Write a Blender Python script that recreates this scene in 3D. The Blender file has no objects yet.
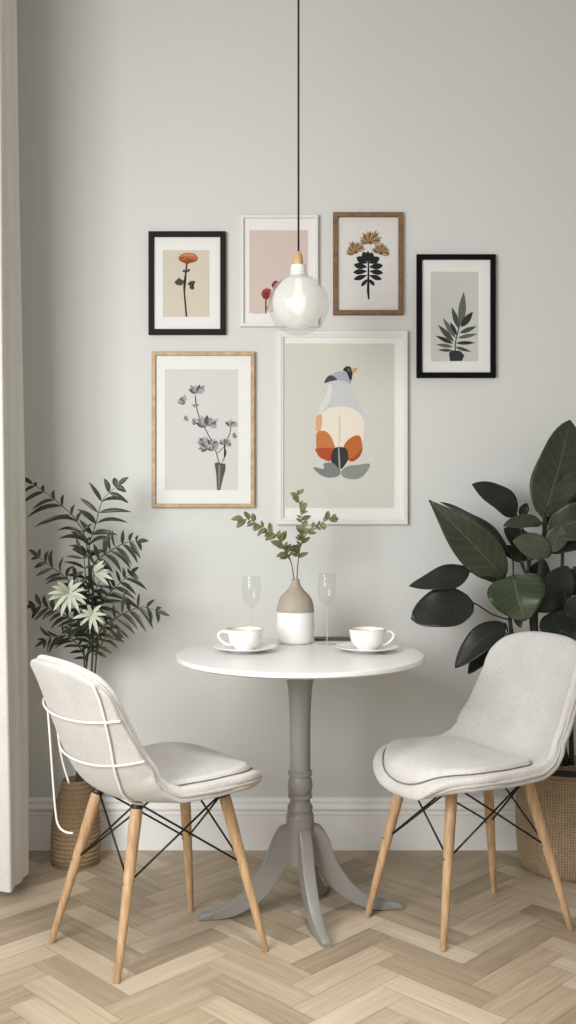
import bpy, bmesh, math, random
import numpy as np
from mathutils import Vector, Matrix

random.seed(7)
scene = bpy.context.scene
C = scene.collection
F_PX, CAM_H = 986.0, 1.13
WALL = 3.31
V = Vector
PI = math.pi

def P(px, py, Y):
    """pixel of the 576x1024 photograph + distance from the camera -> place in the room"""
    return V(((px-288)*Y/F_PX, Y, CAM_H-(py-512)*Y/F_PX))

# ------------------------------------------------------------------ materials
def lin(c):
    out = []
    for v in c[:3]:
        v /= 255.0
        out.append(v/12.92 if v <= .04045 else ((v+.055)/1.055)**2.4)
    return (*out, 1.0)

class NT:
    def __init__(self, name):
        self.m = bpy.data.materials.new(name); self.m.use_nodes = True
        self.t = self.m.node_tree; self.t.nodes.clear()
        self.out = self.n('ShaderNodeOutputMaterial')
    def n(self, typ, **kw):
        nd = self.t.nodes.new(typ)
        for k, v in kw.items():
            if k.startswith('i_'): nd.inputs[k[2:].replace('_', ' ')].default_value = v
            else: setattr(nd, k, v)
        return nd
    def l(self, a, b): self.t.links.new(a, b)
    def math(self, op, a, b=None, clamp=False):
        nd = self.n('ShaderNodeMath', operation=op, use_clamp=clamp)
        for i, x in enumerate((a, b)):
            if x is None: continue
            if isinstance(x, (int, float)): nd.inputs[i].default_value = x
            else: self.l(x, nd.inputs[i])
        return nd.outputs[0]
    def mix(self, f, a, b):
        nd = self.n('ShaderNodeMix', data_type='RGBA')
        for i, x in ((0, f), (6, a), (7, b)):
            if isinstance(x, (int, float, tuple)): nd.inputs[i].default_value = x
            else: self.l(x, nd.inputs[i])
        return nd.outputs[2]

def mat(name, col, rough=.6, var=.06, scale=6, bump=0, bscale=300, metal=0, sheen=0, spec=.5, stretch=None, coat=0, bdist=.001):
    k = NT(name)
    tc = k.n('ShaderNodeTexCoord')
    src = tc.outputs['Object']
    if stretch:
        mp = k.n('ShaderNodeMapping'); mp.inputs['Scale'].default_value = stretch
        k.l(src, mp.inputs[0]); src = mp.outputs[0]
    nz = k.n('ShaderNodeTexNoise', i_Scale=scale, i_Detail=4.0); k.l(src, nz.inputs['Vector'])
    c = lin(col)
    lo = tuple(x*(1-var) for x in c[:3])+(1,); hi = tuple(min(1, x*(1+var)) for x in c[:3])+(1,)
    b = k.n('ShaderNodeBsdfPrincipled', i_Roughness=rough, i_Metallic=metal)
    b.inputs['Specular IOR Level'].default_value = spec
    b.inputs['Sheen Weight'].default_value = sheen
    b.inputs['Coat Weight'].default_value = coat
    k.l(k.mix(k.math('MULTIPLY_ADD', nz.outputs[0], 1.0) if False else nz.outputs[0], lo, hi), b.inputs['Base Color'])
    if bump:
        n2 = k.n('ShaderNodeTexNoise', i_Scale=bscale, i_Detail=3.0); k.l(tc.outputs['Object'], n2.inputs['Vector'])
        bp = k.n('ShaderNodeBump', i_Strength=bump, i_Distance=bdist); k.l(n2.outputs[0], bp.inputs['Height'])
        k.l(bp.outputs[0], b.inputs['Normal'])
    k.l(b.outputs[0], k.out.inputs[0])
    return k.m

def fabric_mat(name, col, fine=900, contrast=.16, bump=.35, sheen=.2):
    """woven cloth: two crossed thread waves plus speckle"""
    k = NT(name); tc = k.n('ShaderNodeTexCoord')
    n1 = k.n('ShaderNodeTexNoise', i_Scale=fine*.45, i_Detail=2.0); k.l(tc.outputs['Object'], n1.inputs['Vector'])
    n2 = k.n('ShaderNodeTexNoise', i_Scale=14.0, i_Detail=3.0); k.l(tc.outputs['Object'], n2.inputs['Vector'])
    w = []
    for d in ('X', 'Z'):
        wv = k.n('ShaderNodeTexWave', bands_direction=d, i_Scale=fine*.3, i_Distortion=1.5, i_Detail=1.0)
        k.l(tc.outputs['Object'], wv.inputs['Vector']); w.append(wv.outputs['Fac'])
    weave = k.math('MULTIPLY', k.math('ADD', w[0], w[1]), .5)
    f = k.math('ADD', k.math('MULTIPLY', n1.outputs[0], .55), k.math('ADD', k.math('MULTIPLY', weave, .06), k.math('MULTIPLY', n2.outputs[0], .25)))
    c = lin(col)
    lo = tuple(x*(1-contrast) for x in c[:3])+(1,); hi = tuple(min(1, x*(1+contrast)) for x in c[:3])+(1,)
    b = k.n('ShaderNodeBsdfPrincipled', i_Roughness=.9)
    b.inputs['Specular IOR Level'].default_value = .2
    b.inputs['Sheen Weight'].default_value = sheen
    k.l(k.mix(f, lo, hi), b.inputs['Base Color'])
    bp = k.n('ShaderNodeBump', i_Strength=bump, i_Distance=.0008); k.l(f, bp.inputs['Height']); k.l(bp.outputs[0], b.inputs['Normal'])
    k.l(b.outputs[0], k.out.inputs[0])
    return k.m

def sheer_cloth(m, amt):
    t = m.node_tree; out = [n for n in t.nodes if n.type == 'OUTPUT_MATERIAL'][0]; b = [n for n in t.nodes if n.type == 'BSDF_PRINCIPLED'][0]
    tr = t.nodes.new('ShaderNodeBsdfTranslucent'); mx = t.nodes.new('ShaderNodeMixShader'); mx.inputs[0].default_value = amt
    src = b.inputs['Base Color'].links[0].from_socket; t.links.new(src, tr.inputs[0])
    t.links.new(b.outputs[0], mx.inputs[1]); t.links.new(tr.outputs[0], mx.inputs[2]); t.links.new(mx.outputs[0], out.inputs[0])
    return m

def wood_mat(name, col, dark, grain=(60, 60, 3), rough=.5):
    k = NT(name); tc = k.n('ShaderNodeTexCoord')
    mp = k.n('ShaderNodeMapping'); mp.inputs['Scale'].default_value = grain; k.l(tc.outputs['Object'], mp.inputs[0])
    nz = k.n('ShaderNodeTexNoise', i_Scale=2.0, i_Detail=5.0, i_Roughness=.65); k.l(mp.outputs[0], nz.inputs['Vector'])
    rp = k.n('ShaderNodeValToRGB'); rp.color_ramp.elements[0].position = .3; rp.color_ramp.elements[1].position = .68
    rp.color_ramp.elements[0].color = lin(dark); rp.color_ramp.elements[1].color = lin(col)
    k.l(nz.outputs[0], rp.inputs[0])
    b = k.n('ShaderNodeBsdfPrincipled', i_Roughness=rough); k.l(rp.outputs[0], b.inputs['Base Color'])
    k.l(b.outputs[0], k.out.inputs[0])
    return k.m

def leaf_mat(name, col, vein, rough=.42, vein_amt=.55, side=26, back=None):
    """uv.x runs base to tip, uv.y across (0.5 = midrib)"""
    k = NT(name); uv = k.n('ShaderNodeUVMap'); sp = k.n('ShaderNodeSeparateXYZ'); k.l(uv.outputs[0], sp.inputs[0])
    u, v = sp.outputs[0], sp.outputs[1]
    a = k.math('ABSOLUTE', k.math('SUBTRACT', v, .5))
    mid = k.math('SUBTRACT', 1.0, k.math('DIVIDE', a, .028), True)
    ph = k.math('MULTIPLY', k.math('SUBTRACT', u, k.math('MULTIPLY', a, .38)), side*2.0)
    sw = k.math('POWER', k.math('MULTIPLY_ADD', k.math('SINE', ph), .5), 6.0)
    nd = sw.node
    sn = k.math('ADD', k.math('MULTIPLY', k.math('SINE', ph), .5), .5)
    sw = k.math('MULTIPLY', k.math('POWER', sn, 8.0), .28)
    f = k.math('MULTIPLY', k.math('ADD', mid, sw, True), vein_amt)
    oi = k.n('ShaderNodeTexNoise', i_Scale=9.0, i_Detail=3.0)
    tc = k.n('ShaderNodeTexCoord'); k.l(tc.outputs['Object'], oi.inputs['Vector'])
    c = lin(col); lo = tuple(x*.72 for x in c[:3])+(1,); hi = tuple(x*1.3 for x in c[:3])+(1,)
    base = k.mix(oi.outputs[0], lo, hi)
    b = k.n('ShaderNodeBsdfPrincipled', i_Roughness=rough)
    b.inputs['Specular IOR Level'].default_value = .4
    k.l(k.mix(f, base, lin(vein)), b.inputs['Base Color'])
    bp = k.n('ShaderNodeBump', i_Strength=.25, i_Distance=.002); bp.invert = True
    k.l(f, bp.inputs['Height']); k.l(bp.outputs[0], b.inputs['Normal'])
    k.l(b.outputs[0], k.out.inputs[0])
    return k.m

def thin_glass(name, tint=(250, 250, 250), lo=.05, hi=.75, rough=.02, body=0.0, bodycol=(240, 240, 238)):
    """thin clear glass: see-through face on, mirror-like at grazing angles"""
    k = NT(name)
    lw = k.n('ShaderNodeLayerWeight', i_Blend=.32)
    f = k.math('ADD', k.math('MULTIPLY', k.math('POWER', lw.outputs['Facing'], 3.6), hi-lo), lo)
    tr = k.n('ShaderNodeBsdfTransparent', i_Color=lin(tint)); gl = k.n('ShaderNodeBsdfGlossy', i_Roughness=rough, i_Color=(.95, .95, .94, 1))
    m = k.n('ShaderNodeMixShader'); k.l(f, m.inputs[0]); k.l(tr.outputs[0], m.inputs[1]); k.l(gl.outputs[0], m.inputs[2])
    res = m.outputs[0]
    if body:
        df = k.n('ShaderNodeBsdfTranslucent', i_Color=lin(bodycol)); d2 = k.n('ShaderNodeBsdfDiffuse', i_Color=lin(bodycol))
        ad = k.n('ShaderNodeMixShader', i_Fac=.5); k.l(df.outputs[0], ad.inputs[1]); k.l(d2.outputs[0], ad.inputs[2])
        m2 = k.n('ShaderNodeMixShader', i_Fac=body); k.l(res, m2.inputs[1]); k.l(ad.outputs[0], m2.inputs[2]); res = m2.outputs[0]
    k.l(res, k.out.inputs[0])
    return k.m

def flat(name, col, rough=.85):
    return mat(name, col, rough, var=.10, scale=160, spec=.15)

def emit_mat(name, col, s):
    k = NT(name); e = k.n('ShaderNodeEmission', i_Color=lin(col), i_Strength=s); k.l(e.outputs[0], k.out.inputs[0]); return k.m

def plank_mat():
    k = NT('oak_parquet')
    at = k.n('ShaderNodeAttribute', attribute_name='plank'); uv = k.n('ShaderNodeUVMap')
    sp = k.n('ShaderNodeSeparateColor'); k.l(at.outputs['Color'], sp.inputs[0])
    cb = k.n('ShaderNodeCombineXYZ'); k.l(k.math('MULTIPLY', sp.outputs[1], 40.0), cb.inputs[2])
    va = k.n('ShaderNodeVectorMath', operation='ADD'); k.l(uv.outputs[0], va.inputs[0]); k.l(cb.outputs[0], va.inputs[1])
    mp = k.n('ShaderNodeMapping'); mp.inputs['Scale'].default_value = (4, 70, 1); k.l(va.outputs[0], mp.inputs[0])
    nz = k.n('ShaderNodeTexNoise', i_Scale=1.0, i_Detail=6.0, i_Roughness=.62, i_Distortion=.6); k.l(mp.outputs[0], nz.inputs['Vector'])
    mp2 = k.n('ShaderNodeMapping'); mp2.inputs['Scale'].default_value = (2, 14, 1); k.l(va.outputs[0], mp2.inputs[0])
    n2 = k.n('ShaderNodeTexNoise', i_Scale=1.0, i_Detail=3.0); k.l(mp2.outputs[0], n2.inputs['Vector'])
    f = k.math('ADD', k.math('MULTIPLY', sp.outputs[0], .32), k.math('ADD', k.math('MULTIPLY', nz.outputs[0], .46), k.math('MULTIPLY', n2.outputs[0], .22)))
    rp = k.n('ShaderNodeValToRGB'); e = rp.color_ramp.elements
    e[0].position = .2; e[0].color = lin((124, 108, 88)); e[1].position = .78; e[1].color = lin((204, 190, 168))
    m_ = e.new(.48); m_.color = lin((170, 153, 130))
    k.l(f, rp.inputs[0])
    b = k.n('ShaderNodeBsdfPrincipled', i_Roughness=.48); b.inputs['Specular IOR Level'].default_value = .4
    k.l(rp.outputs[0], b.inputs['Base Color'])
    bp = k.n('ShaderNodeBump', i_Strength=.15, i_Distance=.001); k.l(nz.outputs[0], bp.inputs['Height']); k.l(bp.outputs[0], b.inputs['Normal'])
    k.l(b.outputs[0], k.out.inputs[0])
    return k.m

def basket_mat(name, col, dark, rows=130, knots=60, bump=.9):
    """woven seagrass: rows of little knots round the basket (uv: x round, y up)"""
    k = NT(name); uv = k.n('ShaderNodeUVMap'); sp = k.n('ShaderNodeSeparateXYZ'); k.l(uv.outputs[0], sp.inputs[0])
    u = k.math('MULTIPLY', sp.outputs[0], knots*2*PI); v = k.math('MULTIPLY', sp.outputs[1], rows*2*PI)
    tc = k.n('ShaderNodeTexCoord')
    nz = k.n('ShaderNodeTexNoise', i_Scale=150.0, i_Detail=3.0); k.l(tc.outputs['Object'], nz.inputs['Vector'])
    n3 = k.n('ShaderNodeTexNoise', i_Scale=12.0, i_Detail=2.0); k.l(tc.outputs['Object'], n3.inputs['Vector'])
    h = k.math('MULTIPLY', k.math('ADD', k.math('SINE', k.math('ADD', u, k.math('MULTIPLY', nz.outputs[0], 4.0))), k.math('SINE', k.math('ADD', v, k.math('MULTIPLY', k.math('SINE', u), .9)))), .25)
    h = k.math('ADD', h, .5)
    f = k.math('ADD', k.math('MULTIPLY', h, .42), k.math('ADD', k.math('MULTIPLY', nz.outputs[0], .43), k.math('MULTIPLY', n3.outputs[0], .15)))
    rp = k.n('ShaderNodeValToRGB'); rp.color_ramp.elements[0].position = .22; rp.color_ramp.elements[1].position = .72
    rp.color_ramp.elements[0].color = lin(dark); rp.color_ramp.elements[1].color = lin(col); k.l(f, rp.inputs[0])
    b = k.n('ShaderNodeBsdfPrincipled', i_Roughness=.85); k.l(rp.outputs[0], b.inputs['Base Color'])
    bp = k.n('ShaderNodeBump', i_Strength=bump, i_Distance=.003); k.l(h, bp.inputs['Height']); k.l(bp.outputs[0], b.inputs['Normal'])
    k.l(b.outputs[0], k.out.inputs[0])
    return k.m

M = dict(
    wall=mat('wall_paint', (206, 206, 203), .9, var=.012, scale=2.0, bump=.05, bscale=180, spec=.2),
    ceiling=mat('ceiling_paint', (228, 226, 222), .9, var=.01),
    trim=mat('trim_paint', (234, 233, 231), .55, var=.01),
    floor=plank_mat(), gap=mat('floor_gap', (128, 108, 86), .9),
    chair=fabric_mat('chair_boucle', (206, 203, 199), fine=520, contrast=.42, bump=.8), pad=fabric_mat('seat_pad_cloth', (206, 203, 199), fine=520, contrast=.42, bump=.8),
    back=fabric_mat('chair_back_cloth', (190, 186, 181), fine=520, contrast=.42, bump=.8), pip=fabric_mat('piping_cloth', (188, 183, 177)), dseam=mat('seam_thread', (120, 110, 100), .9),
    white_wire=mat('white_wire', (236, 230, 224), .5, var=.02),
    leg=wood_mat('beech_leg', (200, 168, 130), (164, 130, 94)),
    black=mat('black_metal', (28, 27, 27), .4, var=.1, metal=.3),
    dark=mat('dark_bracket', (52, 44, 38), .45, var=.1, metal=.4),
    steel=mat('small_screw', (120, 112, 104), .5, metal=.6),
    top=mat('white_lacquer', (226, 225, 223), .32, var=.008),
    grey=mat('grey_paint', (136, 133, 129), .42, var=.03, scale=12),
    china=mat('white_china', (240, 238, 234), .18, var=.01, coat=.3),
    coffee=mat('coffee', (128, 92, 62), .25, var=.1), gold=mat('tan_rim', (186, 156, 118), .4, var=.05),
    vase_w=mat('white_glaze', (236, 233, 229), .5, var=.012, bump=.08, bscale=120),
    vase_t=mat('taupe_stoneware', (166, 154, 139), .75, var=.14, scale=90, bump=.3, bscale=220, stretch=(1, 1, .25)),
    glass=thin_glass('clear_wine_glass', lo=.02, hi=.9), glass_s=thin_glass('clear_glass_stem', lo=.05, hi=.9, body=.22), globe=thin_glass('clear_globe_glass', lo=.05, hi=.8, body=.10),
    frost=thin_glass('milky_inner_glass', lo=.04, hi=.3, rough=.3, body=.82, bodycol=(250, 249, 246)),
    bulb=emit_mat('lit_bulb', (255, 252, 246), 1.9),
    brass=wood_mat('pale_wood_cap', (214, 176, 120), (178, 138, 84), (40, 40, 4)),
    socket=mat('white_socket', (236, 234, 230), .45, var=.01),
    cord=mat('black_cord', (26, 24, 24), .7),
    slate=mat('dark_slate', (58, 56, 55), .5),
    linen=sheer_cloth(fabric_mat('linen_curtain', (228, 224, 218), fine=420, contrast=.26, bump=.5), .18),
    soil=mat('potting_soil', (48, 40, 33), .95, var=.4, scale=80, bump=.8, bscale=120, bdist=.01),
    coil=basket_mat('coiled_rope', (156, 130, 98), (96, 74, 52), rows=1, knots=70, bump=.5),
    sea=basket_mat('seagrass_weave', (196, 174, 144), (122, 102, 78), rows=38, knots=110),
    leaf_d=leaf_mat('rubber_leaf_dark', (31, 35, 30), (66, 70, 60), vein_amt=.35),
    leaf_m=leaf_mat('rubber_leaf_green', (50, 57, 42), (106, 112, 90), vein_amt=.38),
    leaf_h=leaf_mat('rubber_leaf_bright', (47, 57, 34), (110, 116, 86), vein_amt=.38),
    leaf_l=leaf_mat('rubber_leaf_pale', (70, 77, 62), (116, 122, 102), vein_amt=.38),
    stalk=mat('rubber_stalk', (46, 46, 38), .6), trunk=mat('rubber_trunk', (42, 40, 36), .8, var=.2),
    palm=leaf_mat('palm_leaflet', (54, 57, 38), (78, 86, 62), side=0, vein_amt=.4),
    palm_d=leaf_mat('palm_leaflet_dark', (41, 43, 31), (62, 68, 52), side=0, vein_amt=.4),
    palm_p=leaf_mat('palm_leaflet_pale', (172, 178, 158), (112, 122, 92), side=0, vein_amt=.4, rough=.6),
    palm_s=mat('palm_stem', (64, 64, 46), .6),
    sprig=leaf_mat('sprig_leaf', (112, 115, 78), (150, 156, 116), side=0, vein_amt=.4, rough=.5),
    twig=mat('sprig_twig', (96, 88, 58), .7),
    blackframe=mat('black_frame', (36, 31, 28), .7, var=.1, spec=.15), jetframe=mat('jet_frame', (14, 13, 13), .7, var=.1, spec=.1),
    whiteframe=mat('white_frame', (217, 215, 211), .45, var=.01),
    walnut=wood_mat('walnut_frame', (134, 98, 66), (98, 68, 42), (20, 20, 20)),
    oak=wood_mat('oak_frame', (194, 168, 134), (160, 132, 98), (20, 20, 20)),
    mat_board=mat('mat_board', (222, 221, 218), .9, var=.006),
    window_glass=thin_glass('window_pane', lo=.03, hi=.6),
)

# ------------------------------------------------------------------ mesh helpers
def obj(name, bm, mats, parent=None, smooth=True, loc=None, recalc=True):
    me = bpy.data.meshes.new(name)
    if recalc: bmesh.ops.recalc_face_normals(bm, faces=bm.faces)
    bm.to_mesh(me); bm.free()
    for m in (mats if isinstance(mats, (list, tuple)) else [mats]): me.materials.append(m)
    for p in me.polygons: p.use_smooth = smooth
    o = bpy.data.objects.new(name, me); C.objects.link(o)
    if parent: o.parent = parent
    if loc is not None: o.location = loc
    return o

def smooth_angle(o, deg=35):
    me = o.data
    bm = bmesh.new(); bm.from_mesh(me)
    for e in bm.edges:
        if len(e.link_faces) == 2 and e.calc_face_angle(0) > math.radians(deg): e.smooth = False
    bm.to_mesh(me); bm.free()
    return o

def thing(name, label, cat, loc=(0, 0, 0), rotz=0, group=None):
    o = bpy.data.objects.new(name, None); C.objects.link(o)
    o.empty_display_size = .05
    o.location = loc; o.rotation_euler = (0, 0, rotz); o['label'] = label; o['category'] = cat
    if group: o['group'] = group
    return o

def tag(o, label, cat, group=None):
    o['label'] = label; o['category'] = cat
    if group: o['group'] = group
    return o

def struct(name, bm, m, smooth=False):
    o = obj(name, bm, m, smooth=smooth); o['kind'] = 'structure'; return o

def box(bm, x0, x1, y0, y1, z0, z1, mi=0, bev=0):
    r = bmesh.ops.create_cube(bm, size=1.0, matrix=Matrix.Translation(((x0+x1)/2, (y0+y1)/2, (z0+z1)/2)) @ Matrix.Diagonal((x1-x0, y1-y0, z1-z0, 1)))
    fs = {f for v in r['verts'] for f in v.link_faces}
    for f in fs: f.material_index = mi
    if bev:
        es = {e for f in fs for e in f.edges}
        rr = bmesh.ops.bevel(bm, geom=list(es), offset=bev, segments=2, profile=.5, affect='EDGES')
        for f in rr['faces']: f.material_index = mi

def tube(bm, pts, rad, seg=10, mi=0, cap=True):
    pts = [V(p) for p in pts]; n = len(pts)
    if not isinstance(rad, (list, tuple)): rad = [rad]*n
    t0 = (pts[1]-pts[0]).normalized()
    up = V((0, 0, 1)) if abs(t0.z) < .9 else V((1, 0, 0))
    a = t0.cross(up).normalized()
    rings = []
    for i in range(n):
        t = (pts[min(i+1, n-1)]-pts[max(i-1, 0)]).normalized()
        a = (a - t*a.dot(t)).normalized(); b = t.cross(a)
        rings.append([bm.verts.new(pts[i]+(a*math.cos(2*PI*k/seg)+b*math.sin(2*PI*k/seg))*rad[i]) for k in range(seg)])
    for i in range(n-1):
        for k in range(seg):
            f = bm.faces.new((rings[i][k], rings[i][(k+1) % seg], rings[i+1][(k+1) % seg], rings[i+1][k])); f.material_index = mi
    if cap:
        for r in (rings[0][::-1], rings[-1]):
            f = bm.faces.new(r); f.material_index = mi

def lathe(bm, prof, seg=48, cx=0, cy=0, mi=0, mis=None, ripple=None):
    """prof: (r,z) list, from bottom to top; r=0 ends close to a point; writes uv"""
    uvl = bm.loops.layers.uv.verify()
    zs = [p[1] for p in prof]; z0, z1 = min(zs), max(zs)
    rings = []
    for r, z in prof:
        if r <= 1e-6: rings.append([bm.verts.new((cx, cy, z))])
        else: rings.append([bm.verts.new((cx+r*math.cos(2*PI*k/seg), cy+r*math.sin(2*PI*k/seg), z)) for k in range(seg)])
    for i in range(len(prof)-1):
        A, B = rings[i], rings[i+1]
        va, vb = (prof[i][1]-z0)/max(z1-z0, 1e-6), (prof[i+1][1]-z0)/max(z1-z0, 1e-6)
        for k in range(seg):
            k2 = (k+1) % seg
            if len(A) == 1 and len(B) == 1: continue
            if len(A) == 1: vs = [A[0], B[k2], B[k]]; uvs = [(k/seg, va), ((k+1)/seg, vb), (k/seg, vb)]
            elif len(B) == 1: vs = [A[k], A[k2], B[0]]; uvs = [(k/seg, va), ((k+1)/seg, va), (k/seg, vb)]
            else: vs = [A[k], A[k2], B[k2], B[k]]; uvs = [(k/seg, va), ((k+1)/seg, va), ((k+1)/seg, vb), (k/seg, vb)]
            f = bm.faces.new(vs); f.material_index = mis[i] if mis else mi
            for lp, q in zip(f.loops, uvs): lp[uvl].uv = q

def crom(pts, n):
    """Catmull-Rom through pts (chord-length sampled), n samples"""
    p = [np.array(q, float) for q in pts]
    p = [2*p[0]-p[1]]+p+[2*p[-1]-p[-2]]
    dense = []
    for i in range(1, len(p)-2):
        for k in range(24):
            t = k/24
            dense.append(.5*((2*p[i])+(-p[i-1]+p[i+1])*t+(2*p[i-1]-5*p[i]+4*p[i+1]-p[i+2])*t*t+(-p[i-1]+3*p[i]-3*p[i+1]+p[i+2])*t**3))
    dense.append(p[-2]); dense = np.array(dense)
    d = np.concatenate([[0], np.cumsum(np.linalg.norm(np.diff(dense, axis=0), axis=1))])
    s = np.linspace(0, d[-1], n)
    return [np.array([np.interp(x, d, dense[:, j]) for j in range(dense.shape[1])]) for x in s]

def vpath(pts, n): return [V(q) for q in crom(pts, n)]

def blade(bm, base, tip, width, normal, bend=0., fold=.15, a=.8, b=.8, nu=12, nv=6, wave=0., mi=0, droop=0., side_bend=0., twist=0.):
    """a leaf blade: uv.x along, uv.y across"""
    uvl = bm.loops.layers.uv.verify()
    base, tip = V(base), V(tip); t = tip-base; L = t.length; t.normalize()
    nrm = V(normal); nrm = (nrm-t*nrm.dot(t)).normalized(); sd = t.cross(nrm)
    grid = []
    ph = random.random()*6
    for i in range(nu+1):
        u = i/nu
        hw = max(.5*width*math.sin(PI*min(1, max(0, u))**a)**b if 0 < u < 1 else 0, width*.012)
        c = base+t*(L*u)+nrm*(bend*L*4*u*(1-u))+V((0, 0, -droop*L*u*u))+sd*(side_bend*L*4*u*(1-u))
        an = twist*u; n2 = nrm*math.cos(an)+sd*math.sin(an); s2 = sd*math.cos(an)-nrm*math.sin(an)
        row = []
        for j in range(nv+1):
            v = -1+2*j/nv
            row.append(bm.verts.new(c+s2*(v*hw)+n2*(fold*abs(v)**1.4*hw+wave*hw*math.sin(u*9+ph+v)*abs(v))))
        grid.append(row)
    for i in range(nu):
        for j in range(nv):
            f = bm.faces.new((grid[i][j], grid[i][j+1], grid[i+1][j+1], grid[i+1][j])); f.material_index = mi
            for lp, q in zip(f.loops, ((i, j), (i, j+1), (i+1, j+1), (i+1, j))): lp[uvl].uv = (q[0]/nu, q[1]/nv)

# ------------------------------------------------------------------ room shell
XL, XR, YB, ZC = -1.5, 1.75, -1.2, 2.95
def quadbox(name, x0, x1, y0, y1, z0, z1, m):
    bm = bmesh.new(); box(bm, x0, x1, y0, y1, z0, z1); return struct(name, bm, m)
quadbox('wall_back', XL-.1, XR, WALL, WALL+.1, 0, ZC, M['wall'])
quadbox('wall_right', XR, XR+.1, YB, WALL+.1, 0, ZC, M['wall'])  # unseen wall, added to hold back ambient light from this side
quadbox('ceiling', XL-.1, XR, YB, WALL+.1, ZC, ZC+.08, M['ceiling'])
# left wall with a window opening (outside the frame; lets the daylight in beside the curtain)
WY0, WY1, WZ0, WZ1 = -.7, 2.25, .12, 2.6
bm = bmesh.new()
box(bm, XL-.1, XL, YB, WY0, 0, ZC); box(bm, XL-.1, XL, WY1, WALL, 0, ZC)
box(bm, XL-.1, XL, WY0, WY1, 0, WZ0); box(bm, XL-.1, XL, WY0, WY1, WZ1, ZC)
struct('wall_left', bm, M['wall'])
bm = bmesh.new()
for y0, y1, z0, z1 in ((WY0, WY0+.05, WZ0, WZ1), (WY1-.05, WY1, WZ0, WZ1), (WY0+.05, WY1-.05, WZ0, WZ0+.05), (WY0+.05, WY1-.05, WZ1-.05, WZ1), (.75, .79, WZ0+.05, WZ1-.05)):
    box(bm, XL-.075, XL-.025, y0, y1, z0, z1)
w = struct('window_1', bm, M['trim'])
# floor: herringbone of narrow oak boards, one mesh
bm = bmesh.new(); uvl = bm.loops.layers.uv.verify(); cl = bm.loops.layers.float_color.new('plank')
Wd, kk = .076, 4
gp = .0005
r2 = math.sqrt(.5)
def to_world(x, y): return V(((x-y)*r2*Wd+.06, (x+y)*r2*Wd+1.12, 0))
def clipadd(x0, y0, w_, h_):
    q = [(x0, y0), (x0+w_, y0), (x0+w_, y0+h_), (x0, y0+h_)]
    cx = to_world(x0+w_/2, y0+h_/2)
    if not (XL-.25 < cx.x < XR+.2 and YB-.2 < cx.y < WALL+.2): return
    g = gp/Wd
    q = [(x0+g, y0+g), (x0+w_-g, y0+g), (x0+w_-g, y0+h_-g), (x0+g, y0+h_-g)]
    vs = [bm.verts.new(to_world(*p)) for p in q]
    f = bm.faces.new(vs)
    if f.normal.z < 0: f.normal_flip()
    rv, rg = random.random(), random.random()
    for lp in f.loops:
        lo = lp.vert.co
        i = vs.index(lp.vert); a, b = q[i][0]-x0, q[i][1]-y0
        lp[uvl].uv = (a*Wd, b*Wd) if w_ > h_ else (b*Wd, a*Wd)
        lp[cl] = (rv, rg, 0, 1)
R_ = 70
for n in range(-R_, R_):
    for m in range(-10, 11):
        clipadd(n+2*kk*m, n, kk, 1)
        clipadd(n, n+1+2*kk*m, 1, kk)
geom = lambda: bm.verts[:]+bm.edges[:]+bm.faces[:]
for co, no in (((XL-.1, 0, 0), (-1, 0, 0)), ((XR, 0, 0), (1, 0, 0)), ((0, YB, 0), (0, -1, 0)), ((0, WALL+.1, 0), (0, 1, 0))):
    bmesh.ops.bisect_plane(bm, geom=geom(), plane_co=co, plane_no=no, clear_outer=True)
box(bm, XL-.1, XR, YB, WALL+.1, -.06, -.0012, mi=1)
fl = struct('floor', bm, [M['floor'], M['gap']])
# baseboard: moulded profile extruded along the back wall
def prof_extrude(name, prof, x0, x1, m):
    bm = bmesh.new(); A = [bm.verts.new((x0, y, z)) for y, z in prof]; B = [bm.verts.new((x1, y, z)) for y, z in prof]
    n = len(prof)
    for i in range(n): bm.faces.new((A[i], A[(i+1) % n], B[(i+1) % n], B[i]))
    bm.faces.new(A[::-1]); bm.faces.new(B)
    return struct(name, bm, m)
y = WALL
prof_extrude('baseboard_back', [(y, 0), (y-.017, 0), (y-.017, .116), (y-.019, .121), (y-.0135, .125), (y-.0135, .130), (y-.020, .134), (y-.022, .141), (y-.018, .147), (y-.011, .150), (y-.011, .155), (y-.014, .160), (y-.013, .166), (y-.006, .171), (y, .172)], XL, XR, M['trim'])

# ------------------------------------------------------------------ curtain
bm = bmesh.new()
A, B = V((-.86, 2.90, 0)), V((-1.24, 2.48, 0))
plan = [(-.796, 3.010), (-.789, 2.992), (-.791, 2.972), (-.797, 2.955), (-.795, 2.93), (-.796, 2.905), (-.803, 2.888), (-.802, 2.868), (-.799, 2.851), (-.799, 2.842), (-.804, 2.838), (-.813, 2.841), (-.830, 2.849), (-.850, 2.860), (-.866, 2.868), (-.880, 2.864), (-.892, 2.845), (-.894, 2.812), (-.905, 2.786), (-.928, 2.782), (-.945, 2.80), (-.966, 2.806), (-.984, 2.784), (-.985, 2.748)]
x, y = plan[-1]
while y > 2.5:
    plan += [(x-.012, y-.028), (x-.040, y-.036), (x-.060, y-.020), (x-.084, y-.020), (x-.098, y-.046), (x-.100, y-.082)]
    x, y = plan[-1]
pl_ = crom([(a, b) for a, b in plan], 260)
nu_, nz_ = 259, 40
rows = []
for iz in range(nz_+1):
    f = iz/nz_; z = .034+f*2.808
    k_ = 1-.25*f
    row = []
    for iu in range(nu_+1):
        a, b = pl_[iu]
        w0 = iu/nu_
        x0 = a-.036*f**1.2+.003*math.sin(6*f+.05*iu)+.002*math.sin(2.2*f+.11*iu)
        y0 = b+.004*math.sin(4*f+.07*iu)
        row.append(bm.verts.new((x0, y0, z)))
    rows.append(row)
for iz in range(nz_):
    for iu in range(nu_):
        bm.faces.new((rows[iz][iu], rows[iz][iu+1], rows[iz+1][iu+1], rows[iz+1][iu]))
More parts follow.
